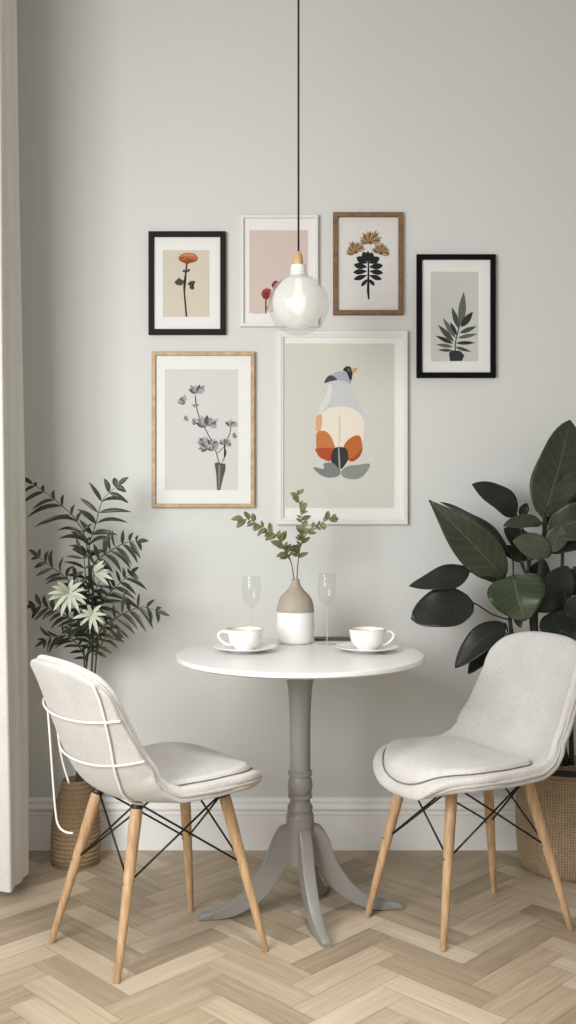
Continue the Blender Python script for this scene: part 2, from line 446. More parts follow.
ct = thing('curtain', 'pale grey linen curtain hanging in soft folds down the left edge', 'curtain', (A+B)/2)
obj('curtain_panel', bm, M['linen'], ct, loc=-(A+B)/2)
bm = bmesh.new(); tube(bm, [A+V((-.034, .06, 2.85))-(A+B)/2, B+V((-.034, -.1, 2.85))-(A+B)/2], .011, 12)
tube(bm, [A*.7+B*.3+V((-.034, 0, 2.85))-(A+B)/2, A*.7+B*.3+V((-.034, 0, ZC))-(A+B)/2], .007, 8)
tube(bm, [A*.2+B*.8+V((-.034, 0, 2.85))-(A+B)/2, A*.2+B*.8+V((-.034, 0, ZC))-(A+B)/2], .007, 8)
obj('curtain_rod', bm, M['steel'], ct)

# ------------------------------------------------------------------ pedestal table
TC = V((.034, 2.78, 0)); TZ = .732
tb = thing('pedestal_table', 'round white-topped pedestal table on a grey turned column', 'table', TC)
bm = bmesh.new(); R = .348
lathe(bm, [(0, TZ-.019), (.318, TZ-.019), (.334, TZ-.0175), (.343, TZ-.0135), (R-.001, TZ-.0125), (R, TZ-.0115), (R, TZ-.002), (R-.0006, TZ-.0008), (R-.002, TZ), (R-.006, TZ), (0, TZ)], 96)
smooth_angle(obj('tabletop', bm, M['top'], tb), 30)
bm = bmesh.new()
zp = lambda py: CAM_H-(py-512)*2.78/F_PX
cp = [(0, .140), (.036, .140), (.037, .15), (.038, .235), (.0405, .246), (.0405, .253)]
for py, wpx in ((820, 27.5), (818, 28), (815, 27.5), (812, 25), (811, 23), (810.2, 22.6), (809.4, 25.2), (806, 25.4), (803.5, 22), (800, 19.6), (797.6, 20), (797, 24.4), (793.8, 24.4), (793.2, 21.4), (792.2, 21.6), (791, 23.4), (786, 25), (780, 24), (776, 21), (775.2, 20.6), (774.6, 24.2), (771, 24.4), (770.2, 20.6), (767, 20.2), (762, 20.6), (745, 20.6), (722, 21), (705, 22), (692, 23.6), (684, 25.6), (679, 27.6), (677, 29), (675, 29)):
    cp.append((wpx/2/354.7, zp(py)))
cp[-1] = (cp[-1][0], TZ-.019); cp.append((0, TZ-.019))
lathe(bm, cp, 48)
smooth_angle(obj('column', bm, M['grey'], tb), 50)
def table_leg(ang, R_, th=.034):
    bm = bmesh.new()
    k = R_/.285
    up = crom([(.012, .249), (.045, .249), (.062, .238), (.082, .202), (.102, .148), (.140, .090), (.185, .050), (.235, .028), (.275, .019), (.287, .012)], 40)
    lo = crom([(.287, 0), (.262, 0), (.222, .001), (.180, .010), (.114, .045), (.066, .098), (.040, .136), (.012, .146)], 40)
    g = []
    for j, (yy, sh) in enumerate(((-th/2, .004), (-th/2+.003, .0012), (-th/2+.006, 0), (th/2-.006, 0), (th/2-.003, .0012), (th/2, .004))):
        row = []
        for i in range(40):
            a = up[i]; b = lo[39-i]; mid = (a+b)/2; dv = a-b; l = max(np.linalg.norm(dv), 1e-6); dv = dv/l
            s = min(sh, l*.3)
            tp = 1-.28*max(0, (a[0]-.1)/.19)
            row.append((V((a[0]*k-dv[0]*s, yy*tp, a[1]-dv[1]*s)), V((b[0]*k+dv[0]*s, yy*tp, max(b[1]+dv[1]*s, 0.0)))))
        g.append(row)
    vt = [[(bm.verts.new(p), bm.verts.new(q)) for p, q in row] for row in g]
    for j in range(5):
        for i in range(39):
            bm.faces.new((vt[j][i][0], vt[j+1][i][0], vt[j+1][i+1][0], vt[j][i+1][0]))
            bm.faces.new((vt[j][i][1], vt[j][i+1][1], vt[j+1][i+1][1], vt[j+1][i][1]))
        for i in (0, 39): bm.faces.new((vt[j][i][0], vt[j][i][1], vt[j+1][i][1], vt[j+1][i][0]))
    for j in (0, 5):
        for i in range(39): bm.faces.new((vt[j][i][0], vt[j][i+1][0], vt[j][i+1][1], vt[j][i][1]))
    o = obj('leg', bm, M['grey'], tb); o.rotation_euler.z = math.radians(ang)
    smooth_angle(o, 40)
table_leg(190, .283); table_leg(6, .290); table_leg(-73, .232); table_leg(64, .185)

# ------------------------------------------------------------------ chairs
PROF = [(.226, .388), (.223, .408), (.206, .427), (.165, .437), (.09, .436), (.0, .427), (-.075, .421), (-.130, .428), (-.174, .455), (-.208, .506), (-.234, .570), (-.257, .635), (-.277, .695), (-.293, .735), (-.304, .765)]
PS = np.array(crom(PROF, 200)); PSd = np.concatenate([[0], np.cumsum(np.linalg.norm(np.diff(PS, axis=0), axis=1))]); PL = PSd[-1]
def chair_surface(s, t):
    """s: arc length from the front lip; t: -1 (right side) .. 1 (left side) -> (point, inner normal)"""
    q = s/PL
    f = np.interp(s, PSd, PS[:, 0]); z = np.interp(s, PSd, PS[:, 1])
    e = .006
    df = np.interp(s+e, PSd, PS[:, 0])-np.interp(s-e, PSd, PS[:, 0]); dz = np.interp(s+e, PSd, PS[:, 1])-np.interp(s-e, PSd, PS[:, 1])
    l = math.hypot(df, dz) or 1; n = V((dz/l, 0, -df/l))
    w = np.interp(q, [0, .12, .3, .45, .55, .7, .85, 1], [.185, .213, .222, .220, .214, .206, .197, .183])
    c = np.interp(q, [0, .12, .25, .40, .50, .60, .75, .9, 1], [.0, .001, .006, .022, .054, .070, .058, .040, .028])
    at = abs(t)
    return V((f, t*w*(1-.04*at**4), z))+n*(c*at**2.3), n

def s_lim(t, r0=.165, r1=.10, p=2.5):
    k = 1-(max(0, 1-abs(t)**p))**(1/p)
    return r0*k, PL-r1*k

def numnorm(s, t):
    e = .004
    a, _ = chair_surface(s+e, t); b, _ = chair_surface(s-e, t); c, _ = chair_surface(s, t+e); d_, _ = chair_surface(s, t-e)
    n = (b-a).cross(c-d_).normalized()
    _, n0 = chair_surface(s, t)
    return n if n.dot(n0) > 0 else -n

def slab(name, lo, hi, m, parent, inset=0., ns=54, nt=30, puff=None, s_rng=None):
    """padded sheet that follows the chair surface, with rounded edges"""
    bm = bmesh.new(); layers = []
    prof = [(lo, .0), (lo+(hi-lo)*.06, .004), (lo+(hi-lo)*.3, .0065), (lo+(hi-lo)*.7, .0065), (lo+(hi-lo)*.94, .003), (hi, -.004)]
    T = [math.sin(PI/2*(-1+2*j/nt)) for j in range(nt+1)]
    def pt(i, j, off, grow):
        t = T[j]; a, b = s_rng(t) if s_rng else s_lim(t)
        s = a+(b-a)*(i/ns)
        tt = t
        p, _ = chair_surface(s, tt); n = numnorm(s, tt)
        if puff: off = off+puff(i/ns, t, s)
        return p+n*off
    lo_g = [[bm.verts.new(pt(i, j, lo, 0)) for j in range(nt+1)] for i in range(ns+1)]
    hi_g = [[bm.verts.new(pt(i, j, hi, 0)) for j in range(nt+1)] for i in range(ns+1)]
    for g in (lo_g, hi_g):
        for i in range(ns):
            for j in range(nt): bm.faces.new((g[i][j], g[i][j+1], g[i+1][j+1], g[i+1][j]))
    ring = [(0, j) for j in range(nt+1)]+[(i, nt) for i in range(1, ns+1)]+[(ns, j) for j in range(nt-1, -1, -1)]+[(i, 0) for i in range(ns-1, 0, -1)]
    cen = V((0, 0, 0))
    prev = [lo_g[i][j] for i, j in ring]
    K = 5
    for k in range(1, K+1):
        if k == K: cur = [hi_g[i][j] for i, j in ring]
        else:
            cur = []
            a = k/K; bul = math.sin(PI*a)*(hi-lo)*.42
            for (i, j) in ring:
                p = lo_g[i][j].co.lerp(hi_g[i][j].co, a)
                i2, j2 = min(max(i, 3), ns-3), min(max(j, 3), nt-3)
                o = (lo_g[i][j].co-lo_g[i2][j2].co)
                o = o.normalized() if o.length > 1e-6 else V((0, 0, 0))
                cur.append(bm.verts.new(p+o*bul))
        for q in range(len(ring)):
            q2 = (q+1) % len(ring); bm.faces.new((prev[q], prev[q2], cur[q2], cur[q]))
        prev = cur
    return obj(name, bm, m, parent)

def edge_path(off, n=120, grow=0.):
    pts = []
    nt, ns = 28, 40
    T = [math.sin(PI/2*(-1+2*j/nt)) for j in range(nt+1)]
    def pt(a, t):
        s0, s1 = s_lim(t); s = s0+(s1-s0)*a; p, _ = chair_surface(s, t); return p+numnorm(s, t)*off
    for j in range(nt+1): pts.append(pt(0, T[j]))
    for i in range(1, ns): pts.append(pt(i/ns, 1))
    for j in range(nt, -1, -1): pts.append(pt(1, T[j]))
    for i in range(ns-1, 0, -1): pts.append(pt(i/ns, -1))
    return pts

def closed_tube(bm, pts, r, seg=7):
    n = len(pts); rings = []
    a = None
    for i in range(n):
        t = (pts[(i+1) % n]-pts[i-1]).normalized()
        if a is None: a = t.cross(V((0, 0, 1))).normalized()
        a = (a-t*a.dot(t)).normalized(); b = t.cross(a)
        rings.append([bm.verts.new(pts[i]+(a*math.cos(2*PI*k/seg)+b*math.sin(2*PI*k/seg))*r) for k in range(seg)])
    for i in range(n):
        A, B = rings[i], rings[(i+1) % n]
        for k in range(seg): bm.faces.new((A[k], A[(k+1) % seg], B[(k+1) % seg], B[k]))

def to_local(p, loc, heading):
    p = V(p)-V(loc); a = -math.radians(heading)
    return (p.x*math.cos(a)-p.y*math.sin(a), p.x*math.sin(a)+p.y*math.cos(a), p.z)

def make_chair(label, loc, heading, feet, tops, wires=False):
    r = thing('upholstered_chair', label, 'chair', loc, math.radians(heading), 'upholstered chairs at the round table')
    slab('shell', -.011, .004, M['back'], r)
    # inner padding that follows the shell, and a separate seat pad lying in the bowl
    slab('upholstery', .004, .026, M['chair'], r)
    sp_len = .362
    def rng(t):
        k = 1-(max(0, 1-abs(t)**2.2))**(1/2.2)
        return .020+.135*k, sp_len-.045*k
    bm = bmesh.new(); ns, nt = 30, 28
    T = [math.sin(PI/2*(-1+2*j/nt)) for j in range(nt+1)]
    def pp(i, j, h):
        a, b = rng(T[j]); s = a+(b-a)*i/ns; t = T[j]*np.interp(s, [.10, .22, .36], [.90, .86, .76])
        p, _ = chair_surface(s, t); return p+numnorm(s, t)*h
    def hh(i, j):
        e = min(1, (1-abs(-1+2*i/ns))*7)*min(1, (1-abs(-1+2*j/nt))*7)
        return .024+.017*(1-(1-e)**2.4)
    g = [[bm.verts.new(pp(i, j, hh(i, j))) for j in range(nt+1)] for i in range(ns+1)]
    for i in range(ns):
        for j in range(nt): bm.faces.new((g[i][j], g[i][j+1], g[i+1][j+1], g[i+1][j]))
    obj('seat_pad', bm, M['pad'], r)
    bm = bmesh.new()
    ring = [pp(0, j, .0285) for j in range(nt+1)]+[pp(i, nt, .0285) for i in range(1, ns)]+[pp(ns, j, .0285) for j in range(nt, -1, -1)]+[pp(i, 0, .0285) for i in range(ns-1, 0, -1)]
    closed_tube(bm, ring, .0017, 6); o = obj('seam', bm, M['dseam'], r); o['label'] = 'dark stitched seam round the seat pad'
    bm = bmesh.new(); closed_tube(bm, edge_path(.004), .0052); obj('piping', bm, M['pip'], r)
    # legs: front-left, front-right, rear-left, rear-right
    L = []
    for ft, tp in zip(feet, tops):
        ft, tp = V(ft), V(tp); bm = bmesh.new()
        dv = tp-ft
        prof = [(0, .0070), (.004, .0082), (.25, .0108), (.6, .0138), (.9, .0155), (.97, .0153), (1, .0125)]
        tube(bm, [ft+dv*q for q, _ in prof], [rr for _, rr in prof], 16)
        # cut level with the floor
        bmesh.ops.bisect_plane(bm, geom=bm.verts[:]+bm.edges[:]+bm.faces[:], plane_co=(0, 0, 0.0005), plane_no=(0, 0, -1), clear_outer=True)
        lg = obj('leg', bm, M['leg'], r)
        bm = bmesh.new()
        d1 = dv.normalized()
        tube(bm, [tp-d1*.006, tp-d1*.001, tp+d1*.005, tp+V((0, 0, .012)), tp+V((0, 0, .030))], [.0160, .0161, .0130, .0130, .017], 12)
        m_ = obj('bracket', bm, M['dark'], lg); m_['label'] = 'dark metal bracket joining leg to shell'
        bm = bmesh.new(); q = ft.lerp(tp, .56)
        tube(bm, [q-V((.0165, 0, 0)), q+V((.0165, 0, 0))], .0030, 8)
        s_ = obj('screw', bm, M['steel'], lg); s_['label'] = 'small metal screw holding the wire brace'
        L.append((ft, tp))
    FLt, FRt, RLt, RRt = L
    mid = lambda k, h: k[0].lerp(k[1], h)
    for a, b in ((FLt, RLt), (FRt, RRt), (RLt, RRt), (FLt, FRt)):
        for x, y_ in ((a, b), (b, a)):
            bm = bmesh.new()
            tube(bm, [mid(x, .99)+V((0, 0, .012)), mid(y_, .555)], .0028, 7)
            obj('wire_brace', bm, M['black'], r)
    # centre ring where the braces meet
    if wires:
        def sp(zf, t, off=-.017):
            p, _ = chair_surface(zf*PL, t); return p-numnorm(zf*PL, t)*(-off)
        def wirep(pts, n=24): return vpath([tuple(p) for p in pts], n)
        for zf, t1, t2 in ((.825, .93, -1.03), (.675, 1.02, -1.04)):
            bm = bmesh.new()
            tube(bm, wirep([sp(zf, t1+(t2-t1)*i/10) for i in range(11)], 40), .0029, 8)
            o = obj('back_wire', bm, M['white_wire'], r); o['label'] = 'white curved wire across the back of the chair'
        bm = bmesh.new()
        tube(bm, wirep([sp(.955-.50*i/10, -.95+.50*(i/10)**1.1) for i in range(11)], 40), .0029, 8)
        o = obj('back_wire', bm, M['white_wire'], r); o['label'] = 'white upright wire down the back of the chair'
        bm = bmesh.new()
        W = lambda px, py, Y: V(to_local(P(px, py, Y), loc, heading))
        hang = [W(39, 668, 2.515), W(43, 684, 2.515), W(46.5, 698, 2.52), W(49, 725, 2.535), W(51.5, 760, 2.55), W(54.5, 800, 2.56), W(57, 821, 2.56), W(61, 829, 2.555), W(67, 832.5, 2.545), W(73, 833, 2.535)]
        tube(bm, wirep(hang, 50), .0029, 8)
        o = obj('back_wire', bm, M['white_wire'], r); o['label'] = 'loose white wire hanging down past the chair back with hooked end'
        bm = bmesh.new()
        tube(bm, wirep([W(57.5, 730, 2.6), W(59.5, 745, 2.605), W(63, 763, 2.61), W(69, 783, 2.61)], 16), .0029, 8)
        o = obj('back_wire', bm, M['white_wire'], r); o['label'] = 'short white wire beside the chair back edge'
    return r
Zt = .402
def place_chair(label, loc, heading, feet_px, top_px, wires=False):
    fw = [P(x, y, F_PX*CAM_H/(y-512)) for x, y in feet_px]
    cen = sum(fw, V((0, 0, 0)))/4
    feet = [to_local((p.x, p.y, 0), loc, heading) for p in fw]
    tops = []
    for p, x in zip(fw, top_px):
        Y = cen.y+(p.y-cen.y)*.62
        tops.append(to_local(((x-288)*Y/F_PX, Y, Zt), loc, heading))
    return make_chair(label, loc, heading, feet, tops, wires)
place_chair('pale upholstered chair seen from behind, left of table, white wires across its back', (-.338, 2.565, 0), 38,
    [(191, 911), (266, 951), (51, 943), (117, 983)], [184, 224, 98, 137], wires=True)
place_chair('pale upholstered chair facing left, right of table, before the dark broad-leaved plant', (.508, 2.72, 0), 210,
    [(443, 951), (367, 917), (571, 930), (494, 893)], [452, 404, 527, 487])

# ------------------------------------------------------------------ things on the table
def cup_set(px, side, which):
    c = P(px, 0, 2.815); c.z = TZ
    s = thing('saucer', 'white saucer under the %s coffee cup, handle to the %s' % (which, side), 'saucer', c, 0, 'saucers on the table')
    bm = bmesh.new()
    lathe(bm, [(0, .0015), (.045, .0), (.048, .003), (.062, .006), (.086, .0125), (.090, .0145), (.0885, .0158), (.064, .0095), (.036, .006), (0, .006)], 64)
    o = obj('saucer_dish', bm, M['china'], s); smooth_angle(o, 50)
    k = thing('coffee_cup', 'white coffee cup on the %s saucer, handle on its %s side' % (which, side), 'cup', c+V((0, 0, .0062)), 0 if side == 'right' else PI, 'coffee cups on the table')
    bm = bmesh.new()
    outer = crom([(.027, .0), (.029, .004), (.036, .010), (.044, .022), (.0485, .038), (.051, .053), (.0525, .058)], 20)
    inner = crom([(.0512, .0585), (.0490, .050), (.0462, .036), (.041, .021), (.030, .010), (.012, .006)], 18)
    pr = [(0, .001)]+[tuple(q) for q in outer]+[tuple(q) for q in inner]+[(0, .006)]
    lathe(bm, pr, 56)
    smooth_angle(obj('cup_body', bm, M['china'], k), 60)
    bm = bmesh.new()
    pts = [(.0490, 0, .046), (.058, 0, .051), (.068, 0, .050), (.0755, 0, .043), (.075, 0, .034), (.067, 0, .024), (.056, 0, .016), (.045, 0, .012), (.038, 0, .013)]
    tube(bm, vpath(pts, 30), [.0036]*30, 10); obj('handle', bm, M['china'], k)
    bm = bmesh.new(); lathe(bm, [(.0, .0462), (.030, .0462), (.0474, .0462)], 48); o = obj('coffee', bm, M['coffee'], k); o['label'] = 'brown coffee filling the cup'
    bm = bmesh.new()
    cpts = [V((.0519*math.cos(2*PI*i/48), .0519*math.sin(2*PI*i/48), .0586)) for i in range(48)]
    closed_tube(bm, cpts, .0009, 6); o = obj('rim', bm, M['gold'], k); o['label'] = 'thin tan rim line'
cup_set(245, 'left', 'left'); cup_set(367, 'right', 'right')

def wine_glass(px, label, h):
    c = P(px, 0, 2.965); c.z = TZ
    g = thing('wine_glass', label, 'wine glass', c, 0, 'wine glasses on the table')
    bm = bmesh.new(); lathe(bm, [(0, .0005), (.026, .0005), (.0265, .0015), (.020, .003), (.006, .0055), (.0028, .010)], 40); obj('foot', bm, M['glass_s'], g)
    bm = bmesh.new(); tube(bm, vpath([(0, 0, .008), (0, 0, .04), (0, 0, .08), (0, 0, h*.56)], 10), [.0032, .0026, .0024, .0023, .0023, .0023, .0024, .0026, .003, .004], 14); obj('stem', bm, M['glass_s'], g)
    z0 = h*.55; k = (h-z0)
    pr = crom([(.002, z0), (.012, z0+k*.06), (.0225, z0+k*.22), (.0282, z0+k*.45), (.0285, z0+k*.62), (.0268, z0+k*.85), (.0255, h)], 26)
    bm = bmesh.new(); lathe(bm, [tuple(q) for q in pr], 48)
    closed_tube(bm, [V((.0255*math.cos(2*PI*i/40), .0255*math.sin(2*PI*i/40), h)) for i in range(40)], .0007, 6)
    obj('bowl', bm, M['glass'], g)
wine_glass(251.5, 'clear stemmed wine glass standing behind the left coffee cup', .205)
wine_glass(327, 'clear stemmed wine glass standing right of the vase', .212)

vc = P(295.5, 0, 3.0); vc.z = TZ
vs = thing('vase', 'white and taupe bottle vase holding green sprigs on the table', 'vase', vc)
lowp = crom([(.046, 0), (.052, .003), (.0555, .012), (.0572, .04), (.0575, .07), (.0570, .095)], 20)
upp = crom([(.0570, .095), (.0556, .110), (.0505, .130), (.0425, .144), (.0330, .1535), (.0240, .163), (.0170, .173), (.0134, .182), (.0129, .189), (.0138, .1925)], 28)
bm = bmesh.new(); lathe(bm, [(0, 0)]+[tuple(q) for q in lowp], 56); obj('vase_body', bm, M['vase_w'], vs)
bm = bmesh.new(); lathe(bm, [tuple(q) for q in upp]+[(.0130, .1935), (.0116, .1925), (.0108, .182), (.014, .170), (.018, .158), (.018, .14), (0, .14)], 56); o = obj('vase_neck', bm, M['vase_t'], vs); o['label'] = 'textured taupe upper half of the vase'

def sprig(label, paths, seed):
    random.seed(seed)
    base = V((vc.x, vc.y, TZ+.155))
    s = thing('leafy_sprig', label, 'sprig', base, 0, 'green sprigs in the vase')
    bs = bmesh.new(); bl = bmesh.new()
    for pts, nleaf, l0, l1, first in paths:
        w = vpath([tuple(P(px, py, Y)-base) for px, py, Y in pts], 40)
        tube(bs, w, [.0020-.0012*i/39 for i in range(40)], 7)
        for i in range(nleaf):
            f = first+(1-first)*i/(nleaf-1)
            k = min(38, int(f*39)); p = w[k]; t = (w[k+1]-w[k-1]).normalized()
            sd = t.cross(V((0, 1, 0))).normalized()*random.choice((1, -1))
            dirv = (t*random.uniform(.35, .8)+sd*random.uniform(.6, 1.0)+V((0, random.uniform(-.6, .5), random.uniform(-.25, .25)))).normalized()
            if i == nleaf-1: dirv = t
            l = (l0+(l1-l0)*f)*random.uniform(.6, 1.35)
            blade(bl, p, p+dirv*l, l*random.uniform(.44, .60), V((random.uniform(-1, 1), -1, random.uniform(-.4, 1.2))), bend=random.uniform(-.06, .1), fold=.25, nu=6, nv=4, droop=.12)
    obj('stem', bs, M['twig'], s); obj('foliage', bl, M['sprig'], s)
sprig('green leafy sprig leaning left out of the taupe-necked vase', [
    ([(294.5, 592, 2.998), (293.9, 580, 2.997), (291, 562, 2.988), (284, 547, 2.965), (277, 536, 2.955), (268, 530, 2.95), (258, 524, 2.945), (249, 520, 2.94), (241, 519, 2.935)], 32, .036, .030, .36),
    ([(290, 560, 2.983), (286, 553, 2.975), (283, 547, 2.965), (279, 539, 2.96)], 8, .026, .02, .2)], 3)
sprig('green leafy sprig forking upright and right out of the vase', [
    ([(296.6, 592, 3.002), (297.0, 580, 3.003), (297.8, 565, 3.01), (300, 548, 3.02), (303, 535, 3.025), (302, 522, 3.03), (300, 508, 3.03), (298, 492, 3.03)], 30, .037, .024, .34),
    ([(299, 550, 3.02), (305, 536, 3.02), (311, 528, 3.02), (319, 524, 3.02), (327, 520, 3.02), (333, 516, 3.02)], 17, .031, .026, .2)], 5)

bm = bmesh.new(); box(bm, -.055, .055, -.03, .03, 0, .006, bev=.0012)
c = P(332, 0, 3.075); c.z = TZ
tag(obj('slate_tray', bm, M['slate'], loc=c, smooth=False), 'thin dark slab lying flat at the back of the table behind right glass', 'tray')

# ------------------------------------------------------------------ pendant lamp
pc = P(298.5, 0, 2.78)
zz = lambda py: CAM_H-(py-512)*2.78/F_PX
pl = thing('pendant_lamp', 'clear glass globe pendant lamp hanging over the table on black cord', 'lamp', (pc.x, pc.y, ZC))
lp = lambda prof: [(r_, z_-ZC) for r_, z_ in prof]
bm = bmesh.new(); tube(bm, [(0, 0, -.02), (0, 0, zz(254)-ZC)], .0030, 10); obj('cord', bm, M['cord'], pl)
bm = bmesh.new(); lathe(bm, lp([(0, ZC-.03), (.012, ZC-.03), (.05, ZC-.018), (.052, ZC), (0, ZC)]), 40); obj('ceiling_rose', bm, M['socket'], pl)
bm = bmesh.new(); lathe(bm, lp([(0, zz(266.5)), (.0125, zz(266.5)), (.0128, zz(262)), (.0118, zz(257)), (.0085, zz(253.5)), (.005, zz(251.5)), (0, zz(251.3))]), 32); obj('cap', bm, M['brass'], pl)
pr = [(0, zz(279))]
for i in range(25):
    q = i/24; pr.append((.0245-.0035*q+.0009*math.sin(q*8*PI), zz(278)+(zz(265.5)-zz(278))*q))
pr.append((0, zz(265.2)))
bm = bmesh.new(); lathe(bm, lp(pr), 40); obj('socket', bm, M['socket'], pl)
zc_ = zz(305); Rg = .0855
pr = [(0, zc_-Rg)]
for i in range(1, 40):
    a = -PI/2+PI*i/39*.93
    r_ = Rg*math.cos(a); z_ = zc_+Rg*math.sin(a)*(1.0 if a < 0 else 1.02)
    if z_ > zz(277) or (a > 0 and r_ < .024): break
    pr.append((r_, z_))
pr += [(.030, zz(278.5)), (.0245, zz(276.5)), (.0235, zz(272))]
bm = bmesh.new(); lathe(bm, lp(pr), 64); obj('glass_globe', bm, M['globe'], pl)
R2 = .0725; zi = zz(302.5)
pr = [(0, zi-R2*1.0)]+[(R2*math.cos(a), zi+R2*1.05*math.sin(a)) for a in [-PI/2+PI*i/30 for i in range(1, 26)]]+[(.021, zz(279)), (.020, zz(276))]
bm = bmesh.new(); lathe(bm, lp(pr), 56); o = obj('inner_glass', bm, M['frost'], pl); o['label'] = 'milky glass bubble inside the clear globe'
zb = zz(303)
pr = [(0, zb-.034)]+[(.021*math.cos(a), zb+.034*math.sin(a)) for a in [-PI/2+PI*i/20 for i in range(1, 18)]]+[(.010, zz(287)), (.010, zz(279))]
bm = bmesh.new(); lathe(bm, lp(pr), 32); o = obj('bulb', bm, M['bulb'], pl); o['label'] = 'glowing white bulb'

# ------------------------------------------------------------------ framed pictures
YA = WALL-.012      # plane of the prints
def poly(bm, pts, layer, mi):
    vs_ = [bm.verts.new((x, -.00018*layer, z)) for x, z in pts]
    f = bm.faces.new(vs_); f.material_index = mi
    if f.normal.y > 0: f.normal_flip()
    bmesh.ops.triangulate(bm, faces=[f])

def picture(kind_label, x0, y0, x1, y1, fw, fmat, inner, paper, art, depth=.018, step=None, mat_col=None):
    """outer edges in photograph pixels on the wall; inner: px rectangle of the print; art: list of (colour, polygon px)"""
    c = P((x0+x1)/2, (y0+y1)/2, WALL-depth); c.y = WALL
    fr = thing('framed_picture', kind_label, 'picture', c, 0, 'framed pictures on the wall')
    k = (WALL-depth)/F_PX; cx, cy = (x0+x1)/2, (y0+y1)/2
    W2, H2, f = (x1-x0)/2*k, (y1-y0)/2*k, fw*k
    lx = lambda px: (px-cx)*k; lz = lambda py: (cy-py)*k
    bm = bmesh.new()
    # mitred frame
    loops = []
    for off, yy in ((0, 0), (0, -depth+.002), (.002, -depth), (f-.0015, -depth), (f, -depth+.002), (f, -.008)):
        loops.append([bm.verts.new((sx*(W2-off), yy, sz*(H2-off))) for sx, sz in ((-1, -1), (1, -1), (1, 1), (-1, 1))])
    for a, b in zip(loops, loops[1:]):
        for i in range(4): bm.faces.new((a[i], a[(i+1) % 4], b[(i+1) % 4], b[i]))
    obj('frame', bm, fmat, fr, smooth=False)
    if step:
        bm = bmesh.new(); loops = []; g = step*k
        for off, yy in ((f, -.016), (f+g, -.015), (f+g, -.0085)):
            loops.append([bm.verts.new((sx*(W2-off), yy, sz*(H2-off))) for sx, sz in ((-1, -1), (1, -1), (1, 1), (-1, 1))])
        for a, b in zip(loops, loops[1:]):
            for i in range(4): bm.faces.new((a[i], a[(i+1) % 4], b[(i+1) % 4], b[i]))
        obj('inner_frame', bm, fmat, fr, smooth=False)
    ix0, iy0, ix1, iy1 = inner
    if ix1-ix0 < (x1-x0-2*fw)-.5:
        bm = bmesh.new(); loops = []
        for q, yy in ((( -(W2-f), -(H2-f), W2-f, H2-f), -.0085), ((lx(ix0), lz(iy1), lx(ix1), lz(iy0)), -.0085), ((lx(ix0)+.001, lz(iy1)+.001, lx(ix1)-.001, lz(iy0)-.001), -.0070)):
            loops.append([bm.verts.new((q[a], yy, q[b])) for a, b in ((0, 1), (2, 1), (2, 3), (0, 3))])
        for a, b in zip(loops, loops[1:]):
            for i in range(4): bm.faces.new((a[i], a[(i+1) % 4], b[(i+1) % 4], b[i]))
        obj('mat_board', bm, M['mat_board'], fr, smooth=False)
    # print: paper and drawing in one mesh
    cols = [paper]; bm = bmesh.new()
    poly(bm, [(lx(ix0), lz(iy1)), (lx(ix1), lz(iy1)), (lx(ix1), lz(iy0)), (lx(ix0), lz(iy0))], 0, 0)
    for li, (col, pts) in enumerate(art):
        if col not in cols: cols.append(col)
        poly(bm, [(lx(a), lz(b)) for a, b in pts], 1+li*.12, cols.index(col))
    o = obj('print', bm, [flat('ink_%d_%d_%d' % cc, cc) for cc in cols], fr, smooth=False, recalc=False)
    o.location.y = -.0068
    return fr

def z2(ox, oy, s, pts): return [(ox+a/s, oy+b/s) for a, b in pts]
def lens(x0, y0, x1, y1, w, n=6, skew=0):
    dx, dy = x1-x0, y1-y0; l = math.hypot(dx, dy); nx, ny = -dy/l, dx/l
    up = [(x0+dx*i/n+nx*(w/2*math.sin(PI*(i/n)**.85)+skew*math.sin(PI*i/n)), y0+dy*i/n+ny*(w/2*math.sin(PI*(i/n)**.85)+skew*math.sin(PI*i/n))) for i in range(n+1)]
    lo = [(x0+dx*i/n-nx*(w/2*math.sin(PI*(i/n)**.85)-skew*math.sin(PI*i/n)), y0+dy*i/n-ny*(w/2*math.sin(PI*(i/n)**.85)-skew*math.sin(PI*i/n))) for i in range(n-1, 0, -1)]
    return up+lo
def stroke(pts, w):
    pts = [tuple(q) for q in crom(pts, 14)] if len(pts) > 2 else pts
    L_, R2_ = [], []
    for i, (x, y) in enumerate(pts):
        a = pts[max(0, i-1)]; b = pts[min(len(pts)-1, i+1)]; l = math.hypot(b[0]-a[0], b[1]-a[1]) or 1
        nx, ny = -(b[1]-a[1])/l, (b[0]-a[0])/l
        L_.append((x+nx*w/2, y+ny*w/2)); R2_.append((x-nx*w/2, y-ny*w/2))
    return L_+R2_[::-1]
def rnd(pts, n=3):
    m_ = len(pts); o_ = []
    for i in range(m_):
        p0, p1, p2, p3 = pts[i-1], pts[i], pts[(i+1) % m_], pts[(i+2) % m_]
        for k in range(n):
            t = k/n
            o_.append(tuple(.5*((2*p1[c])+(-p0[c]+p2[c])*t+(2*p0[c]-5*p1[c]+4*p2[c]-p3[c])*t*t+(-p0[c]+3*p1[c]-3*p2[c]+p3[c])*t*t*t) for c in (0, 1)))
    return o_
def blob(cx, cy, rx, ry, n=14, j=.12):
    return [(cx+rx*math.cos(2*PI*i/n)*(1+random.uniform(-j, j)), cy+ry*math.sin(2*PI*i/n)*(1+random.uniform(-j, j))) for i in range(n)]

random.seed(11)
